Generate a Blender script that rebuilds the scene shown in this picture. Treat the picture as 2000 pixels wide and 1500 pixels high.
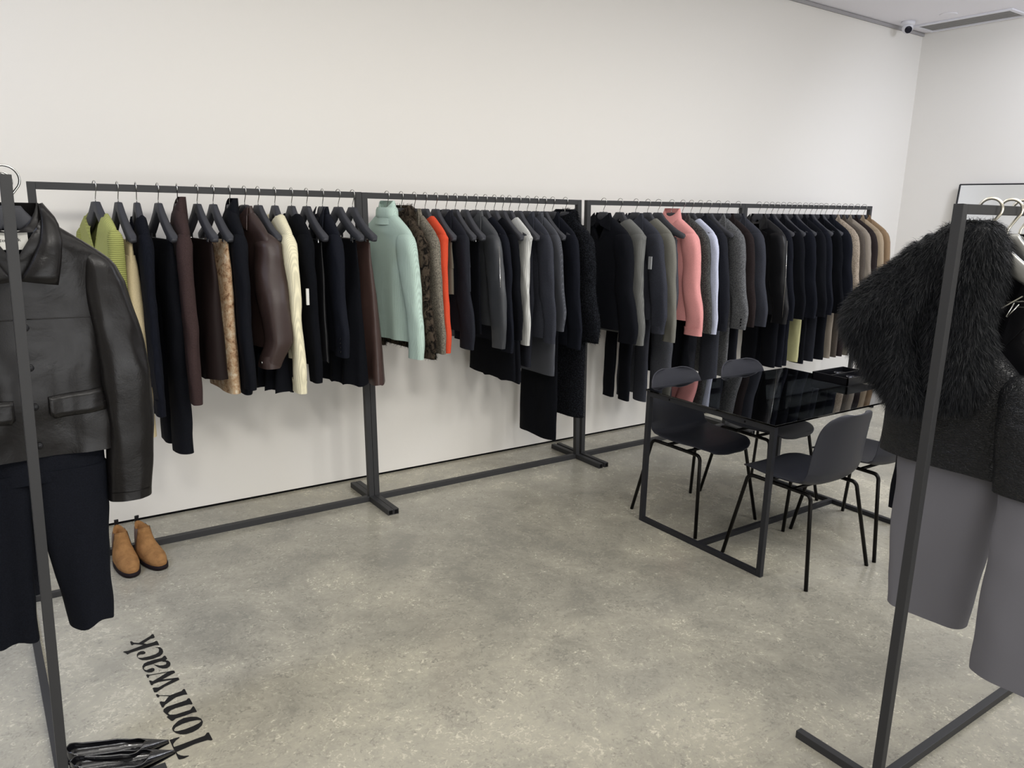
import bpy, bmesh, math, random
import numpy as np
from mathutils import Vector, Matrix, noise
random.seed(7); rng = np.random.default_rng(7)
R = math.radians
for o in list(bpy.data.objects): bpy.data.objects.remove(o)
SC = bpy.context.scene; COL = SC.collection
# ---------------------------------------------------------------- camera
cd = bpy.data.cameras.new('camera'); cam = bpy.data.objects.new('camera', cd); COL.objects.link(cam)
cr = Vector((0.82289903, -0.56774244, 0.02248805)); cdn = Vector((-0.10797773, -0.19511757, -0.9748179)); cf = Vector((0.55783331, 0.7997485, -0.2218656))
M3 = Matrix((cr, -cdn, -cf)).transposed()
cam.matrix_world = Matrix.Translation((0, 0, 1.66)) @ M3.to_4x4()
cd.sensor_width = 36.0; cd.lens = 36.0 * 1500 / 2000; cd.clip_start = .02
SC.camera = cam
# ---------------------------------------------------------------- world, lights, exposure
W = bpy.data.worlds.new('world'); SC.world = W; W.use_nodes = True
W.node_tree.nodes['Background'].inputs[0].default_value = (0.9, 0.94, 1.0, 1)
W.node_tree.nodes['Background'].inputs[1].default_value = 0.12
SC.view_settings.view_transform = 'Standard'; SC.view_settings.look = 'None'
SC.view_settings.exposure = 0.14; SC.view_settings.gamma = 1.0; SC.view_settings.use_curve_mapping = False
def area(name, loc, target, sx, sy, power, col):
    l = bpy.data.lights.new(name, 'AREA'); l.shape = 'RECTANGLE'; l.size = sx; l.size_y = sy; l.energy = power; l.color = col
    o = bpy.data.objects.new(name, l); COL.objects.link(o); o.location = loc
    d = Vector(target) - Vector(loc); o.rotation_euler = d.to_track_quat('-Z', 'Y').to_euler(); return o
def spot(name, loc, target, power, col, ang=80, size=.06):
    l = bpy.data.lights.new(name, 'SPOT'); l.energy = power; l.color = col; l.spot_size = R(ang); l.spot_blend = .9; l.shadow_soft_size = size
    o = bpy.data.objects.new(name, l); COL.objects.link(o); o.location = loc
    d = Vector(target) - Vector(loc); o.rotation_euler = d.to_track_quat('-Z', 'Y').to_euler(); return o
WARM = (1.0, .97, .91); COOL = (.84, .88, 1.0)
area('ceiling_or_tint_light', (1.2, .6, 3.33), (1.2, .6, 0), 6.5, 1.6, 42, WARM)
area('ceiling_or_tint_light', (1.6, 2.3, 3.33), (1.6, 2.3, 0), 6.0, .3, 20, WARM)
area('ceiling_or_tint_light', (5.7, 1.2, 3.33), (5.9, 1.6, 0), 2.6, 2.0, 100, COOL)
area('ceiling_or_tint_light', (-1.5, 2.7, 3.25), (-.55, 3.4, 0), 1.2, 1.0, 22, (.62, .72, 1.0))  # added blue light tinting the left wall and floor, not a ceiling fixture
spot('track_or_tint_spot', (-1.3, 2.9, 3.25), (-.25, 2.75, 0), 80, (.45, .58, 1.0), 46, .2)  # added blue spot for the bluish sheen on the left floor, no track lamp
area('front_fill_light', (2.6, -3.1, .95), (3.2, 4.2, .5), 7.5, 1.6, 125, (.97, .98, 1.0))  # added low fill to brighten the wall below the clothes, no window there
for sx, p in ((-.2, 92), (1.1, 100), (2.4, 100), (3.7, 100), (5.0, 96)):
    spot('track_or_tint_spot', (sx, -.3, 3.25), (sx + .1, 4.2, .35), p, WARM if sx < 3 else (1, .98, .95), 80, .25)
spot('track_or_tint_spot', (6.4, 1.6, 3.25), (7.5, 3.2, 1.8), 105, COOL, 110, .2)
# ---------------------------------------------------------------- material helpers
def srgb(h):
    h = h.lstrip('#'); v = [int(h[i:i+2], 16) / 255 for i in (0, 2, 4)]
    return tuple((c / 12.92 if c <= .04045 else ((c + .055) / 1.055) ** 2.4) for c in v) + (1.0,)
MATS = {}
class NT:
    def __init__(s, name):
        s.m = bpy.data.materials.new(name); s.m.use_nodes = True; s.t = s.m.node_tree; s.b = s.t.nodes['Principled BSDF']
    def n(s, typ, **k):
        nd = s.t.nodes.new(typ)
        for a, v in k.items():
            if hasattr(nd, a) and not a.startswith('i_'): setattr(nd, a, v)
        return nd
    def l(s, a, b): s.t.links.new(a, b)
    def coord(s, scale=(1, 1, 1), which='Object'):
        tc = s.n('ShaderNodeTexCoord'); mp = s.n('ShaderNodeMapping'); mp.inputs['Scale'].default_value = scale
        s.l(tc.outputs[which], mp.inputs['Vector']); return mp.outputs['Vector']
    def noise(s, vec, scale, detail=3, rough=.55, dist=0):
        nd = s.n('ShaderNodeTexNoise'); nd.inputs['Scale'].default_value = scale; nd.inputs['Detail'].default_value = detail
        nd.inputs['Roughness'].default_value = rough; nd.inputs['Distortion'].default_value = dist
        if vec: s.l(vec, nd.inputs['Vector'])
        return nd
    def ramp(s, fac, stops):
        nd = s.n('ShaderNodeValToRGB'); s.l(fac, nd.inputs[0]); e = nd.color_ramp.elements
        while len(e) < len(stops): e.new(.5)
        for el, (p, c) in zip(e, stops): el.position = p; el.color = c
        return nd.outputs[0]
    def math(s, op, a, b=None, c=None):
        nd = s.n('ShaderNodeMath'); nd.operation = op
        for i, v in enumerate((a, b, c)):
            if v is None: continue
            if isinstance(v, (int, float)): nd.inputs[i].default_value = v
            else: s.l(v, nd.inputs[i])
        return nd.outputs[0]
    def bump(s, h, strength, dist=.002, prev=None):
        nd = s.n('ShaderNodeBump'); nd.inputs['Strength'].default_value = strength; nd.inputs['Distance'].default_value = dist
        s.l(h, nd.inputs['Height'])
        if prev: s.l(prev, nd.inputs['Normal'])
        s.l(nd.outputs[0], s.b.inputs['Normal']); return nd.outputs[0]
def mat(key, col, rough=.8, kind='plain', col2=None, spec=.3, metal=0, sheen=0, scale=1.0):
    if key in MATS: return MATS[key]
    N = NT(key); b = N.b; c = srgb(col); c2 = srgb(col2) if col2 else None
    lum = max(c[:3])
    if lum < .035: c = tuple(x * .62 for x in c[:3]) + (1.0,); spec = min(spec, .30 if rough < .6 else .12)
    b.inputs['Base Color'].default_value = c; b.inputs['Roughness'].default_value = rough
    b.inputs['Specular IOR Level'].default_value = spec; b.inputs['Metallic'].default_value = metal
    if sheen: b.inputs['Sheen Weight'].default_value = sheen; b.inputs['Sheen Roughness'].default_value = .4; b.inputs['Sheen Tint'].default_value = c
    if kind == 'wool':
        v = N.coord(); n1 = N.noise(v, 260 * scale, 4, .7); n2 = N.noise(v, 26, 3)
        k_ = .4 if lum > .09 else 1.0
        lo = tuple(x * (1 - .28 * k_) for x in c[:3]) + (1,); hi = tuple(min(1, x * (1 + .33 * k_) + .0015) for x in c[:3]) + (1,)
        N.l(N.ramp(n1.outputs[0], [(.35, lo), (.68, hi)]), b.inputs['Base Color']); N.bump(n1.outputs[0], .5, .0015)
    elif kind == 'knit':
        v = N.coord((1, 1, 1)); w = N.n('ShaderNodeTexWave'); w.wave_type = 'BANDS'; w.bands_direction = 'Y'
        w.inputs['Scale'].default_value = 42 * scale; w.inputs['Distortion'].default_value = .6; w.inputs['Detail'].default_value = 1; N.l(v, w.inputs['Vector'])
        n1 = N.noise(v, 220, 3, .7)
        lo = tuple(x * .84 for x in c[:3]) + (1,); hi = tuple(min(1, x * 1.06) for x in c[:3]) + (1,)
        mx = N.math('ADD', N.math('MULTIPLY', w.outputs['Fac'], .6), N.math('MULTIPLY', n1.outputs[0], .4))
        N.l(N.ramp(mx, [(.2, lo), (.75, hi)]), b.inputs['Base Color']); N.bump(mx, .6, .003)
    elif kind == 'hknit':
        v = N.coord((1, 1, 1)); w = N.n('ShaderNodeTexWave'); w.wave_type = 'BANDS'; w.bands_direction = 'Z'
        w.inputs['Scale'].default_value = 36 * scale; w.inputs['Distortion'].default_value = .8; N.l(v, w.inputs['Vector'])
        lo = tuple(x * .76 for x in c[:3]) + (1,)
        N.l(N.ramp(w.outputs['Fac'], [(.1, lo), (.7, c)]), b.inputs['Base Color']); N.bump(w.outputs['Fac'], .6, .004)
    elif kind == 'leather':
        v = N.coord(); n1 = N.noise(v, 7, 4, .6, .8); vo = N.n('ShaderNodeTexVoronoi'); vo.inputs['Scale'].default_value = 190 * scale; N.l(v, vo.inputs['Vector'])
        p = N.bump(vo.outputs['Distance'], .10, .001); N.bump(n1.outputs[0], .22, .012, p)
        r = N.ramp(n1.outputs[0], [(.3, (rough * .8,) * 3 + (1,)), (.7, (rough * 1.25,) * 3 + (1,))]); N.l(r, b.inputs['Roughness'])
    elif kind == 'grain':
        v = N.coord((1, 1, 2.2)); n0 = N.noise(v, 9, 4, .6, 1.5); vo = N.n('ShaderNodeTexVoronoi'); vo.feature = 'DISTANCE_TO_EDGE'; vo.inputs['Scale'].default_value = 95 * scale
        N.l(v, vo.inputs['Vector']); h = N.math('MINIMUM', vo.outputs['Distance'], .12)
        p = N.bump(h, .9, .012); N.bump(n0.outputs[0], .45, .02, p)
    elif kind == 'tweed':
        v = N.coord(); n1 = N.noise(v, 300 * scale, 2, .8); n2 = N.noise(v, 130 * scale, 2, .6)
        mx = N.math('ADD', N.math('MULTIPLY', n1.outputs[0], .6), N.math('MULTIPLY', n2.outputs[0], .4))
        N.l(N.ramp(mx, [(.42, c), (.6, c2)]), b.inputs['Base Color']); N.bump(mx, .4, .002)
    elif kind == 'stripe':
        v = N.coord(); w = N.n('ShaderNodeTexWave'); w.bands_direction = 'Y'; w.inputs['Scale'].default_value = 22 * scale; N.l(v, w.inputs['Vector'])
        N.l(N.ramp(w.outputs['Fac'], [(.75, c), (.95, c2)]), b.inputs['Base Color'])
    elif kind == 'spots':
        v = N.coord((1, 1, .75)); n1 = N.noise(v, 22 * scale, 3, .6, .8); n2 = N.noise(v, 220, 2, .6)
        mx = N.math('ADD', N.math('MULTIPLY', n1.outputs[0], .85), N.math('MULTIPLY', n2.outputs[0], .15))
        N.l(N.ramp(mx, [(.42, c), (.56, c2)]), b.inputs['Base Color']); N.bump(mx, .5, .006)
    elif kind == 'snake':
        v = N.coord((1, 1, 1)); n1 = N.noise(v, 30, 6, .75, .35)
        N.l(N.ramp(n1.outputs[0], [(.34, srgb('#6d4a33')), (.45, c), (.56, c2), (.66, srgb('#efe3cf'))]), b.inputs['Base Color']); N.bump(n1.outputs[0], .6, .008)
    elif kind == 'boucle':
        v = N.coord(); vo = N.n('ShaderNodeTexVoronoi'); vo.inputs['Scale'].default_value = 120 * scale; N.l(v, vo.inputs['Vector'])
        N.l(N.ramp(vo.outputs['Distance'], [(.0, c2 or c), (.6, c)]), b.inputs['Base Color']); N.bump(vo.outputs['Distance'], 1.0, .006)
    elif kind == 'suede':
        v = N.coord(); n1 = N.noise(v, 30, 5, .65, .5)
        N.l(N.ramp(n1.outputs[0], [(.3, c), (.7, c2)]), b.inputs['Base Color']); N.bump(n1.outputs[0], .3, .003)
    elif kind == 'paint':
        v = N.coord(); n1 = N.noise(v, 120, 2); N.bump(n1.outputs[0], .08, .001)
    MATS[key] = N.m; return N.m
# ---------------------------------------------------------------- mesh helpers
class MB:
    def __init__(s): s.v = []; s.f = []
    def add(s, vs, fs):
        k = len(s.v); s.v += [tuple(p) for p in vs]; s.f += [tuple(i + k for i in f) for f in fs]; return s
    def box(s, x0, x1, y0, y1, z0, z1, mtx=None):
        vs = [(x, y, z) for x in (x0, x1) for y in (y0, y1) for z in (z0, z1)]
        if mtx: vs = [tuple(mtx @ Vector(p)) for p in vs]
        return s.add(vs, [(0, 1, 3, 2), (4, 6, 7, 5), (0, 4, 5, 1), (2, 3, 7, 6), (0, 2, 6, 4), (1, 5, 7, 3)])
    def bar(s, a, b, w, h, up=(0, 0, 1)):          # rectangular tube from a to b
        a, b = Vector(a), Vector(b); d = (b - a).normalized(); u = Vector(up)
        sd = d.cross(u).normalized(); u = sd.cross(d).normalized()
        vs = [p + sd * (i * w / 2) + u * (j * h / 2) for p in (a, b) for i, j in ((-1, -1), (1, -1), (1, 1), (-1, 1))]
        return s.add(vs, [(0, 3, 2, 1), (4, 5, 6, 7), (0, 1, 5, 4), (1, 2, 6, 5), (2, 3, 7, 6), (3, 0, 4, 7)])
    def tube(s, pts, r, n=10, cap=True):
        pts = [Vector(p) for p in pts]; rs = r if isinstance(r, (list, tuple)) else [r] * len(pts)
        vs = []; fs = []; ref = None
        for i, p in enumerate(pts):
            t = (pts[min(i + 1, len(pts) - 1)] - pts[max(i - 1, 0)]).normalized()
            if ref is None: ref = Vector((0, 0, 1)) if abs(t.z) < .9 else Vector((1, 0, 0))
            a = t.cross(ref).normalized(); bb = a.cross(t).normalized(); ref = bb
            for k in range(n):
                q = 2 * math.pi * k / n; vs.append(p + (a * math.cos(q) + bb * math.sin(q)) * rs[i])
        for i in range(len(pts) - 1):
            for k in range(n): fs.append((i * n + k, i * n + (k + 1) % n, (i + 1) * n + (k + 1) % n, (i + 1) * n + k))
        if cap: fs.append(tuple(range(n))[::-1]); fs.append(tuple((len(pts) - 1) * n + k for k in range(n)))
        return s.add(vs, fs)
    def disc(s, c, nrm, r, th=.002, n=16):
        c = Vector(c); nrm = Vector(nrm).normalized(); return s.tube([c, c + nrm * th * .7, c + nrm * th], [r, r, r * .8], n)
    def prism(s, poly, y0, y1):                     # poly in (x,z), extruded along y
        n = len(poly); vs = [(x, y0, z) for x, z in poly] + [(x, y1, z) for x, z in poly]
        return s.add(vs, [tuple(range(n)), tuple(range(2 * n - 1, n - 1, -1))] + [(i, i + n, (i + 1) % n + n, (i + 1) % n) for i in range(n)])
    def build(s, name, m, parent=None, smooth=False, bevel=0, loc=None, fix=True):
        me = bpy.data.meshes.new(name); me.from_pydata(s.v, [], s.f); me.update()
        if fix or bevel:
            bm = bmesh.new(); bm.from_mesh(me)
            if fix: bmesh.ops.recalc_face_normals(bm, faces=bm.faces)
            if bevel: bmesh.ops.bevel(bm, geom=[e for e in bm.edges if e.calc_face_angle(0) > .5], offset=bevel, segments=2, affect='EDGES', profile=.7)
            bm.to_mesh(me); bm.free()
        if smooth: me.polygons.foreach_set('use_smooth', [True] * len(me.polygons)); me.update()
        me.materials.append(m); o = bpy.data.objects.new(name, me); COL.objects.link(o)
        if parent is not None: o.parent = parent
        if loc is not None: o.location = loc
        return o
def tag(o, label=None, cat=None, group=None, kind=None):
    if label: o['label'] = label
    if cat: o['category'] = cat
    if group: o['group'] = group
    if kind: o['kind'] = kind
    return o
def empty(name, loc, rz=0, **k):
    o = bpy.data.objects.new(name, None); COL.objects.link(o); o.location = loc; o.rotation_euler = (0, 0, rz); o.empty_display_size = .05
    return tag(o, **k)
def copy_tree(o, parent=None):
    c = o.copy(); COL.objects.link(c); c.parent = parent
    for ch in [q for q in bpy.data.objects if q.parent == o]: copy_tree(ch, c)
    return c
def struct(o): o['kind'] = 'structure'; return o
# ---------------------------------------------------------------- the room
WALLY = 4.255; RX = 7.62; CH = 3.37; LX = -2.6; BY = -3.2
wallm = mat('white_wall_paint', '#e9e6e0', .75, 'paint', spec=.2)
N = NT('polished_concrete'); b = N.b
v = N.coord((1, 1, 1))
nw = N.noise(v, 1.3, 3, .6); big = N.noise(v, .55, 2, .5); nb = N.noise(v, 2.6, 5, .6, .6)
mixv = N.n('ShaderNodeVectorMath'); mixv.operation = 'MULTIPLY_ADD'; N.l(nw.outputs['Color'], mixv.inputs[0]); mixv.inputs[1].default_value = (.5, .5, 0); N.l(v, mixv.inputs[2])
def strokes(sc, fr, thr, seed):
    """fine curved trowel marks: rings around scattered centres, broken up by noise"""
    mp_ = N.n('ShaderNodeMapping'); mp_.inputs['Location'].default_value = (seed, seed * 1.7, 0); N.l(mixv.outputs[0], mp_.inputs[0])
    vo = N.n('ShaderNodeTexVoronoi'); vo.inputs['Scale'].default_value = sc; N.l(mp_.outputs[0], vo.inputs['Vector'])
    n3 = N.noise(v, 9 * sc, 3, .6); n4 = N.noise(mp_.outputs[0], 5.5 * sc, 4, .8); n5 = N.noise(v, 40, 2, .7)
    ph = N.math('ADD', N.math('MULTIPLY', vo.outputs['Distance'], fr), N.math('MULTIPLY', n3.outputs[0], 7))
    sn = N.math('MULTIPLY', N.math('ADD', N.math('SINE', N.math('MULTIPLY', ph, 6.283)), 1), .5)
    ln = N.n('ShaderNodeMapRange'); ln.inputs[1].default_value = thr; ln.inputs[2].default_value = 1.0; N.l(sn, ln.inputs[0])
    mk = N.n('ShaderNodeMapRange'); mk.inputs[1].default_value = .47; mk.inputs[2].default_value = .62; N.l(n4.outputs[0], mk.inputs[0])
    m2 = N.n('ShaderNodeMapRange'); m2.inputs[1].default_value = .38; m2.inputs[2].default_value = .6; N.l(n5.outputs[0], m2.inputs[0])
    return N.math('MULTIPLY', N.math('MULTIPLY', ln.outputs[0], mk.outputs[0]), m2.outputs[0])
l1 = strokes(1.35, 13, .55, 0); l2 = strokes(1.9, 11, .6, 3.3); d1 = strokes(1.5, 14, .62, 7.1); d2 = strokes(2.4, 9, .6, 11.7)
fine = N.noise(mixv.outputs[0], 26, 5, .7, 1.0)
tot = N.math('ADD', N.math('MULTIPLY', big.outputs[0], .38), N.math('ADD', N.math('MULTIPLY', nb.outputs[0], .40), N.math('MULTIPLY', fine.outputs[0], .16)))
tot = N.math('ADD', tot, N.math('MULTIPLY', N.math('ADD', l1, l2), .12)); tot = N.math('SUBTRACT', tot, N.math('MULTIPLY', N.math('ADD', d1, d2), .13))
N.l(N.ramp(tot, [(.36, srgb('#8c897e')), (.46, srgb('#a29e90')), (.54, srgb('#b4af9e')), (.64, srgb('#cec9b6'))]), b.inputs['Base Color'])
N.l(N.ramp(tot, [(.35, (.16,) * 3 + (1,)), (.6, (.30,) * 3 + (1,))]), b.inputs['Roughness']); b.inputs['Specular IOR Level'].default_value = .5
N.bump(tot, .10, .004)
floorm = N.m
struct(MB().box(LX, RX, BY, WALLY + .1, -.1, 0).build('floor', floorm))
struct(MB().box(LX, RX + .1, WALLY, WALLY + .12, .014, CH).build('wall_back', wallm))
dark = mat('dark_shadow_gap', '#0b0b0c', .8)
struct(MB().box(LX, RX, WALLY + .006, WALLY + .1, 0, .014).build('gap_shade_back', dark))  # black strip in the recess, the shadow gap's shade put into colour
struct(MB().box(RX, RX + .12, BY, WALLY, .014, CH).build('wall_right', wallm))
struct(MB().box(RX + .006, RX + .1, BY, WALLY, 0, .014).build('gap_shade_right', dark))  # same painted gap shade along the right wall
struct(MB().box(LX - .12, LX, BY, WALLY + .1, 0, CH).build('wall_left', wallm))
struct(MB().box(LX, RX, BY - .12, BY, 0, CH).build('wall_front', wallm))
ceilm = mat('ceiling_paint', '#efedf2', .85, 'paint', spec=.1)
struct(MB().box(LX, RX, BY, WALLY, CH, CH + .1).build('ceiling', ceilm))
gapm = mat('ceiling_gap_grey', '#a7a5a6', .8)
struct(MB().box(LX, RX, WALLY - .018, WALLY, CH - .03, CH - .004).build('ceiling_gap_shade', gapm))  # grey strip painted as the shade of the gap under the ceiling
# ---------------------------------------------------------------- racks
blackm = mat('black_powder_coated_steel', '#343435', .5, 'paint', spec=.3)
def rack(name_label, bl, br, tl, tr, T=.031, depth=.26, feet=(True, True), post_h=None):
    """steel rail frame; bl/br bottom corners (x,y), tl/tr top corners (x,y,z)"""
    dx = Vector((br[0] - bl[0], br[1] - bl[1], 0)).normalized(); nx = Vector((-dx.y, dx.x, 0))
    base = Vector(((bl[0] + br[0]) / 2, (bl[1] + br[1]) / 2, 0))
    r = empty('clothing_rack', base, 0, label=name_label, cat='clothing rack', group=None)
    L = lambda p: Vector(p) - base
    for bxy, t in ((bl, tl), (br, tr)):
        MB().bar(L((bxy[0], bxy[1], T)), L((t[0], t[1], t[2])), T, T, nx).build('post', blackm, r, bevel=.002)
    a = Vector(tl) - Vector((0, 0, T / 2)); c = Vector(tr) - Vector((0, 0, T / 2)); d = (c - a).normalized()
    MB().bar(L(a + d * T / 2), L(c - d * T / 2), T, T).build('top_rail', blackm, r, bevel=.002)
    a = Vector((bl[0], bl[1], T / 2)); c = Vector((br[0], br[1], T / 2))
    MB().bar(L(a + dx * T / 2), L(c - dx * T / 2), T, T).build('bottom_rail', blackm, r, bevel=.002)
    for k, bxy in enumerate((bl, br)):
        if feet[k]:
            q = Vector((bxy[0], bxy[1], T / 2)); mb = MB()
            p0 = L(q - nx * depth); p1 = L(q + nx * depth); w = T / 2; up = Vector((0, 0, 1)); s = dx
            mb.bar(p0, p1, T, T); o = mb.build('foot', blackm, r, bevel=.002)
            hm = MB().bar(p0 - nx * .0004, p0 + nx * .002, T * .72, T * .72).build('open_end', dark, o)
    return r
RY = 3.885; RZ = 1.728
rack('far left black steel rack along the white wall, above the tan boots', (.225, 3.885), (1.735, 3.885), (.226, RY, RZ), (1.692, RY, RZ + .002))
rack('second black steel rack along the wall, holding the mint turtleneck', (1.768, 3.885), (3.262, 3.885), (1.725, RY, RZ + .001), (3.19, RY, RZ - .001))
rack('third black steel rack along the wall, holding the pink coat', (3.31, 3.885), (4.79, 3.885), (3.268, RY, RZ), (4.775, RY, RZ + .012))
rack('fourth black steel rack nearest the room corner, holding the camel coats', (4.823, 3.885), (6.47, 3.885), (4.808, RY, RZ + .012), (6.47, RY, RZ + .028))
rack('black steel rack cut by the left photo edge, holding the black leather jacket', (.046, 2.19), (.03, 3.56), (.079, 2.20, 1.713), (.06, 3.56, 1.713), T=.025, feet=(True, True))
rack('black steel rack in the right foreground, holding the black fur', (2.048, .985), (3.62, .985), (2.135, 1.03, 1.70), (3.70, 1.03, 1.70), T=.026, depth=.27)
# ---------------------------------------------------------------- hangers
hangm = mat('matte_black_hanger_plastic', '#3b3c41', .55, spec=.3)
chrome = mat('chrome_wire', '#c9c9c6', .18, metal=1)
creamm = mat('brushed_pale_steel', '#efeada', .28, metal=1)
ZR = 1.60                                            # garment and hanger roots sit at this height
def hook_pts(r=.0205, big=1.0):
    pts = []
    for k in range(0, 15):
        a = R(-28 + k * 17.5)
        pts.append((0, -math.cos(a) * r * big, .131 - r * big * .0 + math.sin(a) * r * big))
    # goes from near side over the rail to the far side, then down the stem
    pts = pts[::-1]
    return pts
def make_hanger(clips, hm=None, hr=.0021, big=1.0, half=.215, bmt=None):
    r = empty('clothes_hanger', (0, 0, ZR), 0)
    p = []
    c = (0.0, .118)                                  # hook centre (u, z) above root
    rr = .0228 * big
    for k in range(19):
        a = R(200 - k * 13.5)                        # from far side, over, to near side and curl under
        p.append((0, -(c[0] + math.cos(a) * rr), c[1] + math.sin(a) * rr))
    p += [(0, -.008, c[1] - rr - .012), (0, -.001, c[1] - rr - .026), (0, 0, c[1] - rr - .036), (0, 0, .046)]
    MB().tube(p, hr, 8).build('hook', hm or chrome, r, True)
    # body: outline of the flat side (u,z), swept in thickness that swells to the arm ends
    up = [(0, .052), (.030, .052), (.038, .040), (.060, .014), (.100, -.020), (.150, -.056), (.190, -.076), (half - .004, -.086), (half, -.100)]
    lo = [(0, .006), (.010, -.001), (.022, -.018), (.050, -.042), (.095, -.074), (.145, -.102), (.178, -.114), (half - .012, -.118), (half, -.100)]
    th = [.012, .012, .013, .014, .015, .017, .018, .016, .009]
    mb = MB()
    for s in (1, -1):
        vs = []
        for (u0, z0), (u1, z1), t in zip(up, lo, th):
            cu, cz = (u0 + u1) / 2, (z0 + z1) / 2
            for k in range(12):
                a = 2 * math.pi * k / 12; ca, sa = math.cos(a), math.sin(a)
                e = .45
                q = math.copysign(abs(ca) ** e, ca); w = math.copysign(abs(sa) ** e, sa)
                vs.append((w * t, -s * (cu + (u0 - cu) * q), cz + (z0 - cz) * q))
        fs = [(i * 12 + k, i * 12 + (k + 1) % 12, (i + 1) * 12 + (k + 1) % 12, (i + 1) * 12 + k) for i in range(8) for k in range(12)]
        fs.append(tuple(8 * 12 + k for k in range(12)))
        mb.add(vs, fs)
    mb.build('body', bmt or hangm, r, True)
    if clips:
        MB().tube([(0, .165, -.098), (0, .15, -.122), (0, -.15, -.122), (0, -.165, -.098)], .0018, 6).build('clip_bar', chrome, r, True)
        for s in (1, -1):
            cl = MB().box(-.007, .007, s * .125 - .011, s * .125 + .011, -.152, -.106).build('clip', chrome, r, bevel=.002)
            MB().box(-.009, -.006, s * .125 - .008, s * .125 + .008, -.118, -.088).box(.006, .009, s * .125 - .008, s * .125 + .008, -.118, -.088).build('lever', hangm, cl)
    return r
H_TOP = make_hanger(False); H_CLIP = make_hanger(True); used = {id(H_TOP): 0, id(H_CLIP): 0}
used_flag = {'t': False, 'c': False}
def place_hanger(x, y, rz, clips, label, group):
    k = 'c' if clips else 't'; src = H_CLIP if clips else H_TOP
    if used_flag[k]: o = copy_tree(src)
    else: o = src; used_flag[k] = True
    o.location = (x, y, ZR); o.rotation_euler = (0, 0, rz); tag(o, label, 'hanger', group); return o
# ---------------------------------------------------------------- cloth lofts
def interp_rows(rows, step):
    rows = np.array(rows, float); out = []
    for i in range(len(rows) - 1):
        p0 = rows[max(i - 1, 0)]; p1 = rows[i]; p2 = rows[i + 1]; p3 = rows[min(i + 2, len(rows) - 1)]
        n = max(1, int(math.ceil(abs(p2[0] - p1[0]) / step)))
        for k in range(n):
            t = k / n
            q = .5 * ((2 * p1) + (-p0 + p2) * t + (2 * p0 - 5 * p1 + 4 * p2 - p3) * t * t + (-p0 + 3 * p1 - 3 * p2 + p3) * t ** 3)
            q = .55 * q + .45 * (p1 + (p2 - p1) * t); q[0] = p1[0] + (p2[0] - p1[0]) * t; out.append(q)
    out.append(rows[-1]); return out
def loft(rows, n=40, step=.022, fold=(0, 30, 0), bump=.003, seed=0, neck=None, top='open', bottom='hem', hemwave=0, e=.72, pw=1.2):
    """rows: (z, u0, u1, thickness, w).  local coords: x = w (front is -w), y = -u, z = z-ZR"""
    rs = interp_rows(rows, step); z0, z1 = rs[0][0], rs[-1][0]; V = []; F = []
    A, K, ph = fold
    for i, (z, u0, u1, t, w) in enumerate(rs):
        s = (z0 - z) / max(1e-6, z0 - z1)
        for k in range(n):
            a = 2 * math.pi * k / n; ca, sa = math.cos(a), math.sin(a)
            u = (u0 + u1) / 2 + (u1 - u0) / 2 * math.copysign(abs(ca) ** e, ca)
            ww = w + t / 2 * math.copysign(abs(sa) ** .8, sa)
            ww += A * (s ** pw) * math.sin(K * u + ph + .9 * math.sin(5 * z + seed))
            nz = noise.noise(Vector((u * 7 + seed * 3.1, z * 5, ww * 6 + seed))) + .5 * noise.noise(Vector((u * 19 + seed, z * 11, sa * 2)))
            ww += bump * nz * min(1, s * 4 + .2); du = bump * .8 * noise.noise(Vector((z * 9, seed, ca * 2))) * min(1, s * 3)
            zz = z
            if neck:
                nh, df, db = neck[:3]; au = abs(u - (neck[3] if len(neck) > 3 else 0))
                if au < nh:
                    d = df if sa < 0 else db; q = 1 - au / nh
                    if sa >= 0 or (len(neck) > 4 and neck[4] == 'round'): q = q ** .5
                    zz = min(z, z0 - d * q)
            if hemwave and i > len(rs) - 6: zz += hemwave * math.sin(K * u + ph + (0 if sa > 0 else 2)) * (i - (len(rs) - 6)) / 5
            V.append((ww, -(u + du), zz - ZR))
        if i:
            for k in range(n): F.append(((i - 1) * n + k, (i - 1) * n + (k + 1) % n, i * n + (k + 1) % n, i * n + k))
    m = len(rs)
    def capring(base, dz, sc):
        c = np.mean([V[j] for j in base], axis=0); st = len(V)
        for j in base: V.append((c[0] + (V[j][0] - c[0]) * sc, c[1] + (V[j][1] - c[1]) * (1 - (1 - sc) * .12), V[j][2] + dz))
        nb = list(range(st, st + len(base)))
        for k in range(len(base)): F.append((base[k], base[(k + 1) % n], nb[(k + 1) % n], nb[k]))
        return nb
    if bottom == 'hem':
        b1 = capring(list(range((m - 1) * n, m * n)), .001, .75); b2 = capring(b1, .05, .8); F.append(tuple(b2))
    elif bottom == 'cap': F.append(tuple(range((m - 1) * n, m * n)))
    if top == 'cap': b1 = capring(list(range(0, n)), .004, .6); F.append(tuple(b1[::-1]))
    elif top == 'hem': b1 = capring(list(range(0, n)), -.001, .75); b2 = capring(b1, -.03, .7); F.append(tuple(b2[::-1]))
    return V, F
def cloth(name, m, parent, V, F, smooth=True, loc=None):
    mb = MB(); mb.add(V, F); o = mb.build(name, m, parent, smooth, fix=False)
    if len(V) < 9000: o.data.set_sharp_from_angle(angle=R(52))
    return o
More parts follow.
